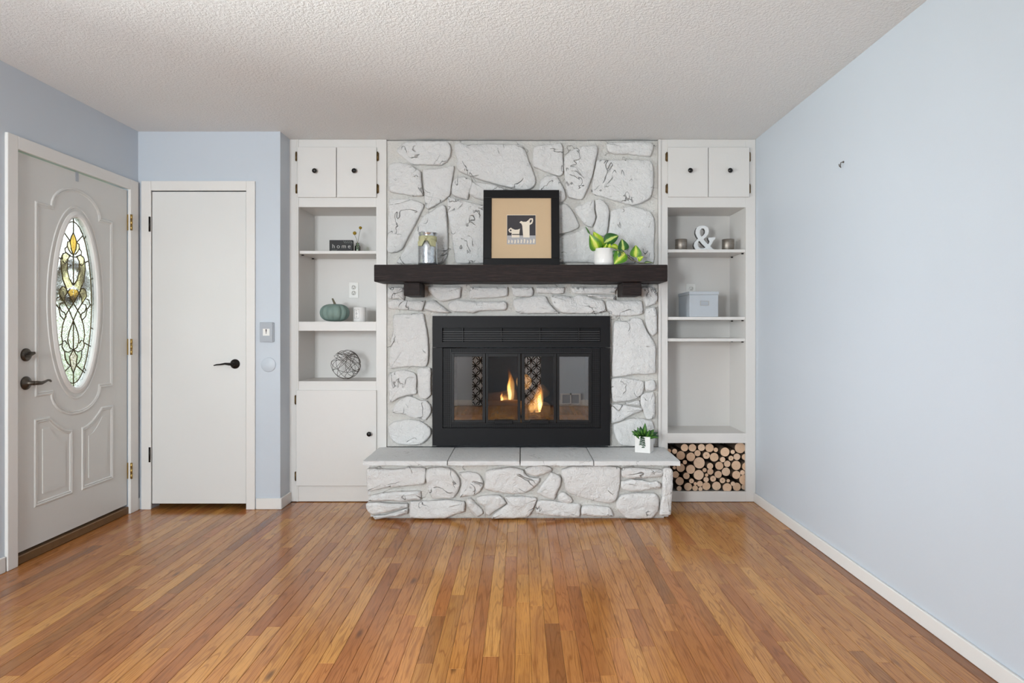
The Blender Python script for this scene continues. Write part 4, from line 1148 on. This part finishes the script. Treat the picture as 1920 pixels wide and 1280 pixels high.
for z_ in (RS1, RS2, RS3):
    bx('shelf', M['cabinet'], rc_, XA + .001, XB - .001, YC + .010, YB - .001, z_ - .0205, z_, .0015)
    for y_ in (YC + .05, YB - .07):
        for xa, xb in ((XA + .0005, XA + .013), (XB - .013, XB - .0005)):
            bx('shelf_clip', M['bronze'], rc_, xa, xb, y_ - .006, y_ + .006, z_ - .0285, z_ - .021)
d = overlay_door(rc_, 1251.7, 1326.3, 277.3, 370); knob(d, 1291.6, 322); cab_hinge(d, 1248.8, 294.5, 1); cab_hinge(d, 1249, 354, 1)
d = overlay_door(rc_, 1327.5, 1403.7, 277.3, 370); knob(d, 1365.7, 322); cab_hinge(d, 1406, 294.5, -1); cab_hinge(d, 1406, 354, -1)

# outlets on the bookcase backs
def outlet(px, py, label):
    x, z = fx(px, YB), fz(py, YB)
    o = thing('wall_outlet', (x, YB, z - .058), label, 'outlet')
    bx('cover_plate', M['plate'], o, x - .035, x + .035, YB - .006, YB - .0004, z - .057, z + .057, .002)
    for dz in (-.020, .020):
        r = MB().lathe([(.0165, 0), (.0165, .003), (0, .003)], (x, YB - .006, z + dz), (0, -1, 0), 24).build('receptacle', M['plate'], o)
        m = MB()
        for sx in (-.0065, .0065): m.box(x + sx - .0013, x + sx + .0013, YB - .0096, YB - .009, z + dz, z + dz + .009)
        m.cyl((x, YB - .009, z + dz - .007), (x, YB - .0096, z + dz - .007), .0028, None, 10)
        m.build('slots', M['darkgrey'], r)  # dark grey pieces paint in the shade inside the slots
outlet(663.5, 544, 'white double outlet on the bookcase back above the candle')
outlet(1295, 546, 'white outlet half hidden behind the grey blue box')

# firewood
def log_mesh(k, dark):
    m = MB(); n = 22; rs = []
    L = .25 + .004 * k
    prof = [(0, .985), (.004, 1.0)] + [(L * q / 5, 1.0 - .06 * q / 5 + .05 * noise.noise(Vector((q, k, 0)))) for q in range(1, 6)]
    for y_, r_ in prof:
        rs.append([(r_ * math.cos(2 * PI * i / n) * (1 + .05 * noise.noise(Vector((math.cos(2 * PI * i / n) * 1.3 + k * 4, math.sin(2 * PI * i / n) * 1.3, 0)))),
                    y_, r_ * math.sin(2 * PI * i / n) * (1 + .05 * noise.noise(Vector((math.cos(2 * PI * i / n) * 1.3 + k * 4, math.sin(2 * PI * i / n) * 1.3, 5))))) for i in range(n)])
    m.mi = 0
    R = m.rings(rs, True, False, True, True)
    m.mi = 1; f = m.bm.faces.new(R[0]); f.material_index = 1
    bmesh.ops.recalc_face_normals(m.bm, faces=m.bm.faces[:])
    me = bpy.data.meshes.new('log'); m.bm.to_mesh(me); m.bm.free()
    me.materials.append(M['bark']); me.materials.append(M['logdark' if dark else 'logend'])
    return me
log_meshes = [log_mesh(k, False) for k in range(4)]; log_dark = log_mesh(5, True)
DARK = {13, 16, 41, 43, 44}
rr = random.Random(3)
for k, (x_, z_, r_) in enumerate(LOG_SPOTS):
    r = r_ / 1000 * .965
    me = log_dark if k in DARK else log_meshes[k % 4]
    o = bpy.data.objects.new('firewood_log', me)
    z = max(z_ / 1000, BAYZ + r * 1.03)
    z = min(z, BZ - .022 - r * 1.03)
    link(o, None, (min(x_ / 1000, XB + .049 - r), YC + FT + .002 + rr.uniform(0, .035), z)); o.scale = (r, 1, r)
    if k == 20: tag(o, 'widest firewood log of all, amid the stack', 'log'); continue
    if k == 33: tag(o, 'second widest firewood log, directly below the widest one', 'log'); continue
    if k == 7: tag(o, 'wide firewood log wedged under the rail at the blue wall side', 'log'); continue
    if z - r < BAYZ + .020: where = 'resting on the bay floor'
    elif z + r > .370: where = 'in the top row under the bookcase rail'
    elif o.location.x + r > XB - .012: where = 'against the bay side by the blue wall'
    elif o.location.x < 1.095: where = 'beside the end of the hearth'
    else: where = 'amid the stack'
    if k in DARK: size = 'dark hearted'
    elif r_ >= 30: size = 'thick'
    elif r_ >= 21: size = 'medium'
    else: size = 'thin'
    tag(o, ('firewood log with dark brown heart ' if k in DARK else size + ' firewood log with pale cut end ') + where, 'log', size + ' logs ' + where)

# =================================================================== THINGS ON THE LEFT SHELVES
Ys = 4.47
s_ = thing('home_sign', (fx(639, Ys), Ys, LS1), 'small black block sign lettered home on the top shelf', 'sign')
x0, x1, zt = fx(617.5, Ys), fx(661, Ys), fz(446.3, Ys)
zt = LS1 + .0005 + .084
bx('block', M['signblack'], s_, x0, x1, Ys, Ys + .03, LS1 + .0005, zt, .0015)
RX = Matrix.Rotation(PI / 2, 4, 'X')
me = text_mesh('home', .042, .0012, 1.5)
place_mesh('lettering', me, M['lettering'], s_, Matrix.Translation(((x0 + x1) / 2 + .003, Ys - .0008, LS1 + .041)) @ RX)
m = MB()
for bx0, bz0, sg, n_ in ((x1 - .002, zt - .026, -1, 5), (x0 + .004, LS1 + .004, 1, 3)):
    if n_ == 5:
        for q in range(5):
            a = (x1 - .062 + q * .012, zt - .003); m.tube([(a[0], Ys - .0006, a[1]), (a[0] + .006, Ys - .001, a[1] - .012), (a[0] + .014, Ys - .0006, a[1] - .020)], .0012, 6, False, [.0006, .0017, .0005])
    else:
        for q in range(3):
            a = (x0 + .012 + q * .013, LS1 + .004); m.tube([(a[0], Ys - .0006, a[1]), (a[0] + .007, Ys - .001, a[1] + .010), (a[0] + .018, Ys - .0006, a[1] + .014)], .0012, 6, False, [.0006, .0017, .0005])
m.build('painted_sprigs', M['sprig'], s_)

Yv = 4.50; vx = fx(670.5, Yv)
vs = thing('bud_vase', (vx, Yv, LS1), 'tiny green glass bud vase beside the home sign', 'vase')
MB().lathe([(.017, .0005), (.019, .004), (.019, .042), (.016, .048), (.010, .053), (.010, .066), (.012, .068), (.0085, .068), (.0085, .053), (.015, .046), (.016, .006), (0, .005)], (vx, Yv, LS1), (0, 0, 1), 28, None, True, False).build('bottle', M['bottle'], vs)
MB().lathe([(.0145, .0065), (.0145, .036), (0, .036)], (vx, Yv, LS1), (0, 0, 1), 24).build('water', M['bottle'], vs)
for px, py, rad, lab in ((665, 437, .0125, 'lower, larger ball of the two yellow billy button flowers'), (675.8, 427, .0105, 'taller, smaller ball of the two yellow billy button flowers')):
    hx, hz = fx(px, Yv), fz(py, Yv)
    f = thing('billy_button_flower', (vx, Yv, LS1 + .01), lab, 'flower')
    MB().tube([(vx + (.003 if px > 670 else -.003), Yv, LS1 + .012), (vx, Yv, LS1 + .066), ((vx + hx) / 2, Yv, (LS1 + .066 + hz) / 2), (hx, Yv, hz - rad)], .0013, 6).build('stem', M['stem'], f)
    m = MB(); bmesh.ops.create_icosphere(m.bm, subdivisions=3, radius=rad)
    for v_ in m.bm.verts: v_.co = v_.co * (1 + .06 * noise.noise(v_.co * 400)) + Vector((hx, Yv, hz))
    for f_ in m.bm.faces: f_.smooth = True
    m.build('flower_head', M['yellow'], f)

Yp = 4.47; pcx = fx(627.8, Yp)
pk = thing('pumpkin', (pcx, Yp, LS2), 'dusty teal ribbed pumpkin beside the white candle', 'pumpkin')
prof = []
for q in range(17):
    a = -PI / 2 + PI * q / 16
    prof.append((.100 * math.cos(a) ** .62 if math.cos(a) > .02 else .006, .0615 + .060 * math.sin(a)))
MB().lathe(prof, (pcx, Yp, LS2 + .0005), (0, 0, 1), 80, lambda t, h: 1 - .15 * (1 - abs(math.sin(t * 5.5 + .4)) ** .6)).build('pumpkin_body', M['pumpkin'], pk)
MB().tube([(pcx, Yp, LS2 + .110), (pcx - .002, Yp, LS2 + .128), (pcx - .010, Yp - .002, LS2 + .146), (pcx - .016, Yp - .002, LS2 + .160)], .008, 8, False, [.014, .008, .0065, .006]).build('pumpkin_stem', M['pstem'], pk)

Yk = 4.45; kx = fx(674.5, Yk)
ck = thing('jar_candle', (kx, Yk, LS2), 'white jar candle with a printed label on the middle shelf', 'candle')
MB().lathe([(.040, .0005), (.0425, .003), (.0425, .097), (.040, .099), (.039, .092), (0, .092)], (kx, Yk, LS2), (0, 0, 1), 40).build('candle_jar', M['candle'], ck)
m = MB()
def on_cyl(dx, dz, r=.0428):
    t = dx / r; return (kx + r * math.sin(t), Yk - r * math.cos(t), LS2 + dz)
def lab_line(a, b, w_=.0006):
    n = 8; m.tube([on_cyl(a[0] + (b[0] - a[0]) * q / n, a[1] + (b[1] - a[1]) * q / n) for q in range(n + 1)], w_, 4)
off_ = -.013
for a, b in (((-.018, .022), (.018, .022)), ((.018, .022), (.018, .084)), ((.018, .084), (-.018, .084)), ((-.018, .084), (-.018, .022))): lab_line((a[0] + off_, a[1]), (b[0] + off_, b[1]))
for dz, w_ in ((.074, .006), (.064, .004), (.054, .009), (.036, .004), (.031, .004)): lab_line((off_ - w_, dz), (off_ + w_, dz), .0009)
lab_line((off_, .044), (off_, .064), .0008)
m.build('printed_label', M['artdark'], ck)

Yw = 4.52; wx, wr = fx(648.7, Yw), .100
ws = thing('wire_sphere', (wx, Yw, LS3), 'open dark wire sphere ornament on the lower shelf', 'ornament')
rw = random.Random(11)
for k in range(15):
    ax = Vector((rw.gauss(0, 1), rw.gauss(0, 1), rw.gauss(0, 1))).normalized(); u_, v_, d_ = frame_for(ax)
    off2 = rw.choice((0, .25, .5, .62, .72)) * rw.choice((-1, 1)); cr = math.sqrt(1 - off2 * off2)
    ph = rw.uniform(0, 6)
    pts = []
    for q in range(40):
        t = 2 * PI * q / 40
        p = (u_ * math.cos(t) + v_ * math.sin(t)) * cr + d_ * (off2 + .05 * math.sin(3 * t + ph))
        pts.append(Vector((wx, Yw, LS3 + .1045)) + p.normalized() * wr)
    MB().tube(pts, .0015, 6, True).build('wire_ring', M['wire'], ws)

# =================================================================== THINGS ON THE MANTEL
TZ = MTZ + .0015
Yj = 4.19; jx = fx(802, Yj)
jr = thing('glass_jar', (jx, Yj, TZ), 'silvered mercury glass jar with ribbon on the mantel', 'jar')
MB().lathe([(.050, 0), (.060, .004), (.0625, .015), (.0625, .125), (.060, .142), (.054, .153), (.053, .165), (.055, .190), (.060, .206), (.062, .210), (.057, .209), (.050, .185), (.050, .160), (0, .150)], (jx, Yj, TZ), (0, 0, 1), 48,
           lambda t, h: 1 + (.012 * math.sin(9 * t) if h > .2 else 0)).build('jar_body', M['mercury'], jr)
rb = MB().lathe([(.0548, .156), (.0575, .158), (.0590, .178), (.0575, .188), (.0550, .188)], (jx, Yj, TZ), (0, 0, 1), 48, None, False, False).build('ribbon_band', M['ribbon'], jr)
for sg in (-1, 1):
    m = MB(); P0 = [(0, .176), (sg * .028, .166), (sg * .058, .150 if sg < 0 else .152), (sg * .056, .122 if sg < 0 else .118), (sg * .030, .120), (sg * .012, .152)]
    rs = []
    for th_ in (0, .0022):
        rs.append([(jx + a, Yj - math.sqrt(max(.066 ** 2 - a * a, .0003)) - .004 - th_ - .003 * math.sin(a * 90), TZ + b) for a, b in P0])
    m.rings(rs, True, True, True, False); m.build('ribbon_tail', M['ribbon'], jr)
MB().lathe([(.003, -.010), (.009, -.007), (.010, 0), (.009, .007), (.003, .010)], (jx - .002, Yj - .068, TZ + .172), (1, 0, .2), 12).build('ribbon_knot', M['ribbon'], jr)

# framed print leaning on the stones
Yf = 4.245
pf = thing('framed_picture', (fx(977.5, Yf), Yf, TZ), 'black framed print of two cream jugs leaning on the mantel', 'picture')
FWd, FHt, FR = .500, .512, .054
lean = Matrix.Translation((fx(977.5, Yf), Yf, TZ)) @ Matrix.Rotation(math.radians(-6.0), 4, 'X')
for x0, x1, z0, z1 in ((-FWd / 2, FWd / 2, FHt - FR, FHt), (-FWd / 2, FWd / 2, 0, FR), (-FWd / 2, -FWd / 2 + FR, FR, FHt - FR), (FWd / 2 - FR, FWd / 2, FR, FHt - FR)):
    MB().box(x0, x1, -.012, .010, z0, z1, .003, 2, lean).build('frame_side', M['picframe'], pf)
MB().box(-FWd / 2 + FR - .002, FWd / 2 - FR + .002, -.001, .004, FR - .002, FHt - FR + .002, 0, 1, lean).build('mat_board', M['mat'], pf)
# print: pixel offsets from the frame's lower left corner measured on the frame (in mm)
def art(poly, mat, name, h):
    m = MB(); P = [((x - 660) / 1220 * FWd, (1245 - y) / 1175 * FHt) for x, y in poly]
    m.prism(P, (1, 0, 0), (0, 0, 1), (0, -1, 0), (0, -.001, 0), .0001, h)
    for v_ in m.bm.verts: v_.co = lean @ v_.co
    return m.build(name, mat, pf)
art([(425, 765), (893, 765), (893, 450), (425, 450)], M['artcream'], 'print_border', .0004)
pr = art([(432, 770), (888, 770), (888, 458), (432, 458)], M['artdark'], 'print_ground', .0008)
art([(430, 905), (890, 905), (890, 768), (430, 768)], M['artgrey'], 'print_table', .0007)
art([(505, 800), (632, 800), (628, 740), (635, 680), (642, 665), (600, 680), (560, 683), (520, 668), (492, 648), (460, 670), (452, 690), (470, 722), (505, 728)], M['artcream'], 'jug', .0013)
art([(478, 705), (502, 705), (502, 682), (485, 675), (474, 688)], M['artdark'], 'jug_handle_gap', .0017)
art([(512, 762), (628, 762), (628, 748), (512, 748)], M['artline'], 'jug_band', .0017)
art([(690, 800), (792, 800), (792, 610), (835, 585), (850, 545), (845, 505), (800, 505), (770, 535), (740, 558), (690, 560), (655, 545), (628, 572), (660, 585), (675, 620)], M['artcream'], 'jug', .0013)
art([(795, 580), (820, 565), (830, 535), (815, 520), (795, 545)], M['artdark'], 'jug_handle_gap', .0017)
rt = random.Random(5)
for q in range(9):
    x = 445 + q * 50
    art([(x, 895 - rt.random() * 20), (x + 22, 890), (x + 30, 830 + rt.random() * 30), (x + 8, 815 + rt.random() * 20)], M['artcream'], 'print_fringe', .0011)

def leaf(base_, tip, width, nrm, mat, parent, curl=.18, fold=.18, heart=.55, name='leaf'):
    base_, tip, nrm = Vector(base_), Vector(tip), Vector(nrm)
    d = tip - base_; L = d.length; d.normalize(); n = (nrm - d * nrm.dot(d)).normalized(); s = d.cross(n)
    m = MB(); rows = []; att = []
    NL, NW = 11, 6
    for i in range(NL + 1):
        t = i / NL
        wv = width / 2 * (math.sin(PI * t ** heart) ** .8 if 0 < t < 1 else 0.02)
        row = []
        for j in range(-NW // 2, NW // 2 + 1):
            a = j / (NW / 2)
            row.append(base_ + d * (L * t) + s * (wv * a) + n * (curl * L * math.sin(PI * t) * .5 + fold * wv * abs(a) - curl * .5 * L * t * t)); att.append(a)
        rows.append(row)
    m.rings(rows, False); 
    lo = [[p - n * .0006 for p in r] for r in rows]; m.rings(lo, False)
    return m.build(name, mat, parent, {'across': att + att}, recalc=False)

Yq = 4.19
qx = fx(1133, Yq); QF = lambda cx, cy, dy=0.0: (fx(1090 + cx / 12.8, Yq + dy), Yq + dy, max(fz(420 + cy / 12.8, Yq + dy), TZ + .004))
pp = thing('potted_pothos', (qx, Yq, TZ), 'trailing variegated pothos in a round white pot on the mantel', 'potted plant')
MB().lathe([(.055, 0), (.058, .003), (.0645, .012), (.0655, .020), (.0655, .108), (.063, .109), (.061, .098), (.061, .09), (0, .09)], (qx, Yq, TZ), (0, 0, 1), 48).build('pot', M['ceramic'], pp)
MB().lathe([(.0595, .0905), (.0595, .098), (.03, .102), (0, .103)], (qx, Yq, TZ), (0, 0, 1), 32).build('soil', M['soil'], pp)
vine = [QF(640, 600, .0), QF(740, 560, -.03), QF(900, 640, -.05), QF(1060, 740, -.045), (QF(1200, 860, -.03)), QF(1400, 930, -.02), QF(1560, 940, -.02)]
MB().tube(vine, .0028, 8).build('vine', M['stem'], pp)
NF = (0, -1, .25)
leaf(QF(400, 620, -.02), QF(205, 250, -.045), .083, (-.3, -1, .3), M['leaflime'], pp, .16, .25)
leaf(QF(470, 590, -.01), QF(300, 175, -.005), .085, (.2, -1, .2), M['leafbright'], pp, .12, .2)
leaf(QF(500, 600, 0), QF(420, 330, .03), .07, (.2, -1, .6), M['leaflime'], pp)
leaf(QF(540, 450, -.02), QF(890, 268, -.03), .085, (.1, -1, .5), M['leafdark'], pp, .10, .2, .8)
leaf(QF(540, 600, -.01), QF(610, 470, -.055), .042, NF, M['leaflime'], pp)
leaf(QF(640, 600, -.02), QF(690, 480, -.06), .045, NF, M['leafbright'], pp)
leaf(QF(715, 520, -.045), QF(935, 610, -.055), .046, (0, -.8, .8), M['leafbright'], pp, .2)
leaf(QF(1010, 640, -.05), QF(975, 355, -.06), .074, (.1, -1, .1), M['leafdark'], pp, .1)
leaf(QF(1040, 680, -.045), QF(790, 955, -.06), .092, (-.1, -1, .2), M['leaflime'], pp, .1, .15, .7)
leaf(QF(880, 640, -.05), QF(800, 850, -.04), .06, (-.3, -1, .2), M['leafdark'], pp)
leaf(QF(1300, 800, -.025), QF(1308, 505, -.03), .076, (0, -1, .15), M['leaflime'], pp, .08)
leaf(QF(1345, 850, -.02), QF(1490, 775, -.03), .034, (0, -1, .3), M['leafbright'], pp)
leaf(QF(1420, 890, -.02), QF(1360, 770, -.03), .030, (0, -1, .3), M['leafbright'], pp)
leaf(QF(1510, 940, -.02), QF(1740, 925, -.02), .05, (0, -.35, 1), M['leafdark'], pp, .15)
leaf(QF(200, 240, -.02), QF(95, 45, -.02), .010, NF, M['leafgreen'], pp, .05)
MB().tube([QF(1300, 800, -.025), QF(1320, 870, -.02), QF(1290, 900, -.022)], .0018, 6).build('petiole', M['stem'], pp)
MB().tube([QF(1010, 640, -.05), QF(1050, 700, -.048), QF(1060, 740, -.045)], .0018, 6).build('petiole', M['stem'], pp)

# =================================================================== PLANTER ON THE HEARTH
HZ_ = .3715; Yg = 4.205; gx = fx(1208, Yg)
pl = thing('cube_planter', (gx, Yg, HZ_), 'small white cube planter with green succulents on the hearth slab', 'potted plant')
RM = Matrix.Translation((gx, Yg, HZ_)) @ Matrix.Rotation(math.radians(-24), 4, 'Z')
m = MB(); w_ = .049
for q in ((-w_, w_, -w_, w_, 0, .006), (-w_, w_, -w_, -w_ + .005, .006, .103), (-w_, w_, w_ - .005, w_, .006, .103), (-w_, -w_ + .005, -w_ + .005, w_ - .005, .006, .103), (w_ - .005, w_, -w_ + .005, w_ - .005, .006, .103)): m.box(*q, 0, 1, RM)
m.build('pot', M['ceramic'], pl)
MB().box(-w_ + .0055, w_ - .0055, -w_ + .0055, w_ - .0055, .07, .092, 0, 1, RM).build('soil', M['soil'], pl)
rg = random.Random(4)
for q in range(44):
    a = rg.uniform(0, 2 * PI); el_ = rg.uniform(.05, 1.30); L = rg.uniform(.045, .078)
    b0 = Vector((gx + .022 * math.cos(a), Yg + .022 * math.sin(a), HZ_ + .093))
    t0 = b0 + Vector((math.cos(a) * math.cos(el_) * 1.0, math.sin(a) * math.cos(el_) * 1.0, math.sin(el_))) * L
    leaf(b0, t0, rg.uniform(.024, .036), (rg.uniform(-.5, .5), -1, rg.uniform(.1, .9)), M[rg.choice(('leafgreen', 'leafgreen', 'leafdeep'))], pl, .12, .2)
leaf((gx - .005, Yg - .01, HZ_ + .10), (gx + .004, Yg - .015, HZ_ + .186), .036, (0, -1, .2), M['leafgreen'], pl)
for q in range(4):
    a0 = Vector((gx - .028 + q * .012, Yg - .052 + q * .004, HZ_ + .102)); L = (.05, .07, .06, .075)[q]
    pts = [a0 + Vector((0, .018, 0)), a0 + Vector((0, -.004, 0)), a0 + Vector((-.004 + q * .004, -.008, -L * .5)), a0 + Vector((-.008 + q * .006, -.008, -L))]
    MB().tube(pts, .0012, 5).build('trailing_stem', M['leafdeep'], pl)
    for k in range(5):
        p = pts[1].lerp(pts[3], .1 + k * .2)
        for sg in (-1, 1): leaf(p, p + Vector((sg * .011, -.003, -.004)), .007, (0, -1, .2), M['leafdeep'], pl, .1, .1)

# =================================================================== THINGS ON THE RIGHT SHELVES
Ya = 4.50
for px, where in ((1277, 'chimney'), (1365, 'blue wall')):
    vx_ = fx(px, 4.46)
    MBv = MB().lathe([(.038, .0005), (.0405, .002), (.0405, .077), (.039, .078), (.037, .074), (.037, .02), (0, .02)], (vx_, 4.46, RS1), (0, 0, 1), 36, lambda t, h: 1 + .012 * math.sin(h * 1400))
    tag(MBv.build('votive_cup', M['votive']), 'ribbed metallic votive cup between the ampersand and the %s side' % where, 'candle holder', 'votive cups beside the ampersand')
amp = thing('ampersand_letter', (fx(1319, Ya), Ya, RS1), 'whitewashed metal ampersand standing on the top shelf', 'ornament')
outer = [(400, 58), (440, 62), (468, 85), (475, 120), (468, 155), (445, 185), (412, 212), (440, 245), (465, 270), (478, 252), (482, 235), (470, 215), (468, 193), (548, 190), (546, 212), (530, 222), (512, 255), (492, 292), (515, 318), (546, 330), (544, 346), (482, 346), (455, 325), (430, 340), (390, 348), (345, 342), (315, 320), (302, 285), (310, 250), (335, 222), (352, 205), (335, 180), (322, 145), (325, 110), (340, 80), (365, 62)]
h1_ = [(395, 90), (418, 92), (431, 115), (429, 145), (412, 168), (392, 182), (376, 165), (368, 135), (374, 106)]
h2_ = [(365, 230), (400, 270), (436, 304), (418, 314), (385, 316), (357, 302), (346, 272), (351, 246)]
sc = Ya / F / 6.094
def amp_pts(P): return [((x - 425) * sc, (347 - y) * sc + .0008) for x, y in P]
S3 = [amp_pts(outer), amp_pts(h1_), amp_pts(h2_)]
S3 = [S3[0], S3[1], S3[2]]
TA = Matrix.Translation((fx(1319.5, Ya), Ya, RS1)) @ RX
place_mesh('letter_face', curve2d_mesh(S3, .003), M['ampface'], amp, Matrix.Translation((0, -.0175, 0)) @ TA)
place_mesh('letter_body', curve2d_mesh(S3, .031), M['ampedge'], amp, TA)

bxx_ = thing('storage_box', (1.24, 4.54, RS2), 'grey blue lidded storage box on the bookcase shelf', 'box')
b0, b1, by0, by1 = fx(1293, 4.385), fx(1347, 4.385), 4.388, 4.69
bx('box_body', M['boxblue'], bxx_, b0, b1, by0, by1, RS2 + .0005, RS2 + .150, .002)
bx('box_lid', M['boxblue'], bxx_, b0 - .003, b1 + .004, by0 - .003, by1 + .002, RS2 + .1505, RS2 + .172, .002)
lh = thing  # label holder is a small nickel frame
m = MB(); lx, lz_ = (b0 + b1) / 2 + .004, RS2 + .092
for q in ((-.030, .030, .014, .0165), (-.030, .030, -.0165, -.014), (-.030, -.0265, -.014, .014), (.0265, .030, -.014, .014)): m.box(lx + q[0], lx + q[1], by0 - .003, by0 - .0003, lz_ + q[2], lz_ + q[3])
hd = m.build('label_holder', M['nickel'], bxx_)
bx('label_card', M['greyplate'], hd, lx - .0264, lx + .0264, by0 - .0012, by0 - .0003, lz_ - .0139, lz_ + .0139)

# =================================================================== OUTSIDE, SEEN THROUGH THE DOOR GLASS
struct('ground_porch', MB().box(-4.6, XL - .13, 1.5, 9.0, -.14, -.06), M['deck'], 'pale concrete porch outside the entry door')
struct('ground_lawn', MB().box(-40, -4.6, -6, 46, -.3, -.16), M['lawn'], 'bright lawn beyond the porch')
rl = thing('porch_railing', (-4.3, 5.8, -.06), 'grey porch railing seen through the door glass', 'railing')
bx('top_rail', M['rail'], rl, -4.33, -4.27, 2.5, 8.9, .86, .92)
bx('bottom_rail', M['rail'], rl, -4.32, -4.28, 2.5, 8.9, .05, .09)
for q in range(32): bx('baluster', M['rail'], rl, -4.31, -4.29, 2.55 + q * .2, 2.57 + q * .2, .09, .86)
def foliage(name, c, rad, mat, label, cat, seed, n=1400, trunk=True):
    g = random.Random(seed); root = thing(name, (c[0], c[1], -.16), label, cat)
    m = MB()
    for q in range(n):
        d = Vector((g.gauss(0, 1), g.gauss(0, 1), g.gauss(0, 1))).normalized() * g.uniform(.55, 1.0)
        p = Vector(c) + Vector((d.x * rad[0], d.y * rad[1], d.z * rad[2])) * (1 + .25 * noise.noise(d * 3))
        u = Vector((g.gauss(0, 1), g.gauss(0, 1), g.gauss(0, 1))).normalized(); v = u.orthogonal().normalized(); s = g.uniform(.05, .11) * max(rad)**.5
        vs = [m.bm.verts.new(p + a) for a in (u * s, v * s * .5, -u * s, -v * s * .5)]
        m.bm.faces.new(vs)
    m.build('foliage', mat, root, recalc=False)
    MB().tube([(c[0], c[1], -.15), (c[0] + .05, c[1], c[2] * .5), (c[0], c[1], c[2])], .06, 8, False, [.09, .07, .03]).build('trunk', M['bark'], root)
foliage('shrub', (-7.2, 8.6, .75), (1.2, 1.5, .95), M['bush'], 'yellow green shrub outside beyond the porch railing', 'shrub', 2)
foliage('tree', (-11.5, 18.5, 3.6), (2.2, 2.4, 2.6), M['treegreen'], 'grey green tree outside far beyond the porch', 'tree', 3)
wr_ = thing('wreath', (XL - .085, YMID + .04, 1.29), 'brown twig wreath hanging outside the door glass', 'wreath')
g = random.Random(9)
for q in range(22):
    ph = g.uniform(0, 6.28); a0 = g.uniform(0, 6.28); R_ = g.uniform(.085, .128)
    pts = [(XL - .085 + .016 * math.sin(3 * t + ph), YMID + .06 + math.cos(a0 + t) * (R_ + .008 * math.sin(5 * t + ph)), 1.43 + math.sin(a0 + t) * (R_ + .008 * math.sin(5 * t + ph))) for t in [k * .16 for k in range(g.randint(18, 38))]]
    MB().tube(pts, .004, 5).build('twig', M['twig'], wr_)
for q in range(26):
    a = g.uniform(PI * 1.05, PI * 1.95); R_ = g.uniform(.09, .15)
    p = Vector((XL - .085, YMID + .06 + math.cos(a) * R_, 1.43 + math.sin(a) * R_))
    leaf(p, p + Vector((g.uniform(-.01, .01), g.uniform(-.05, .05), g.uniform(-.05, .03))), .022, (1, 0, .2), M['yellow'] if q % 2 else M['twig'], wr_)
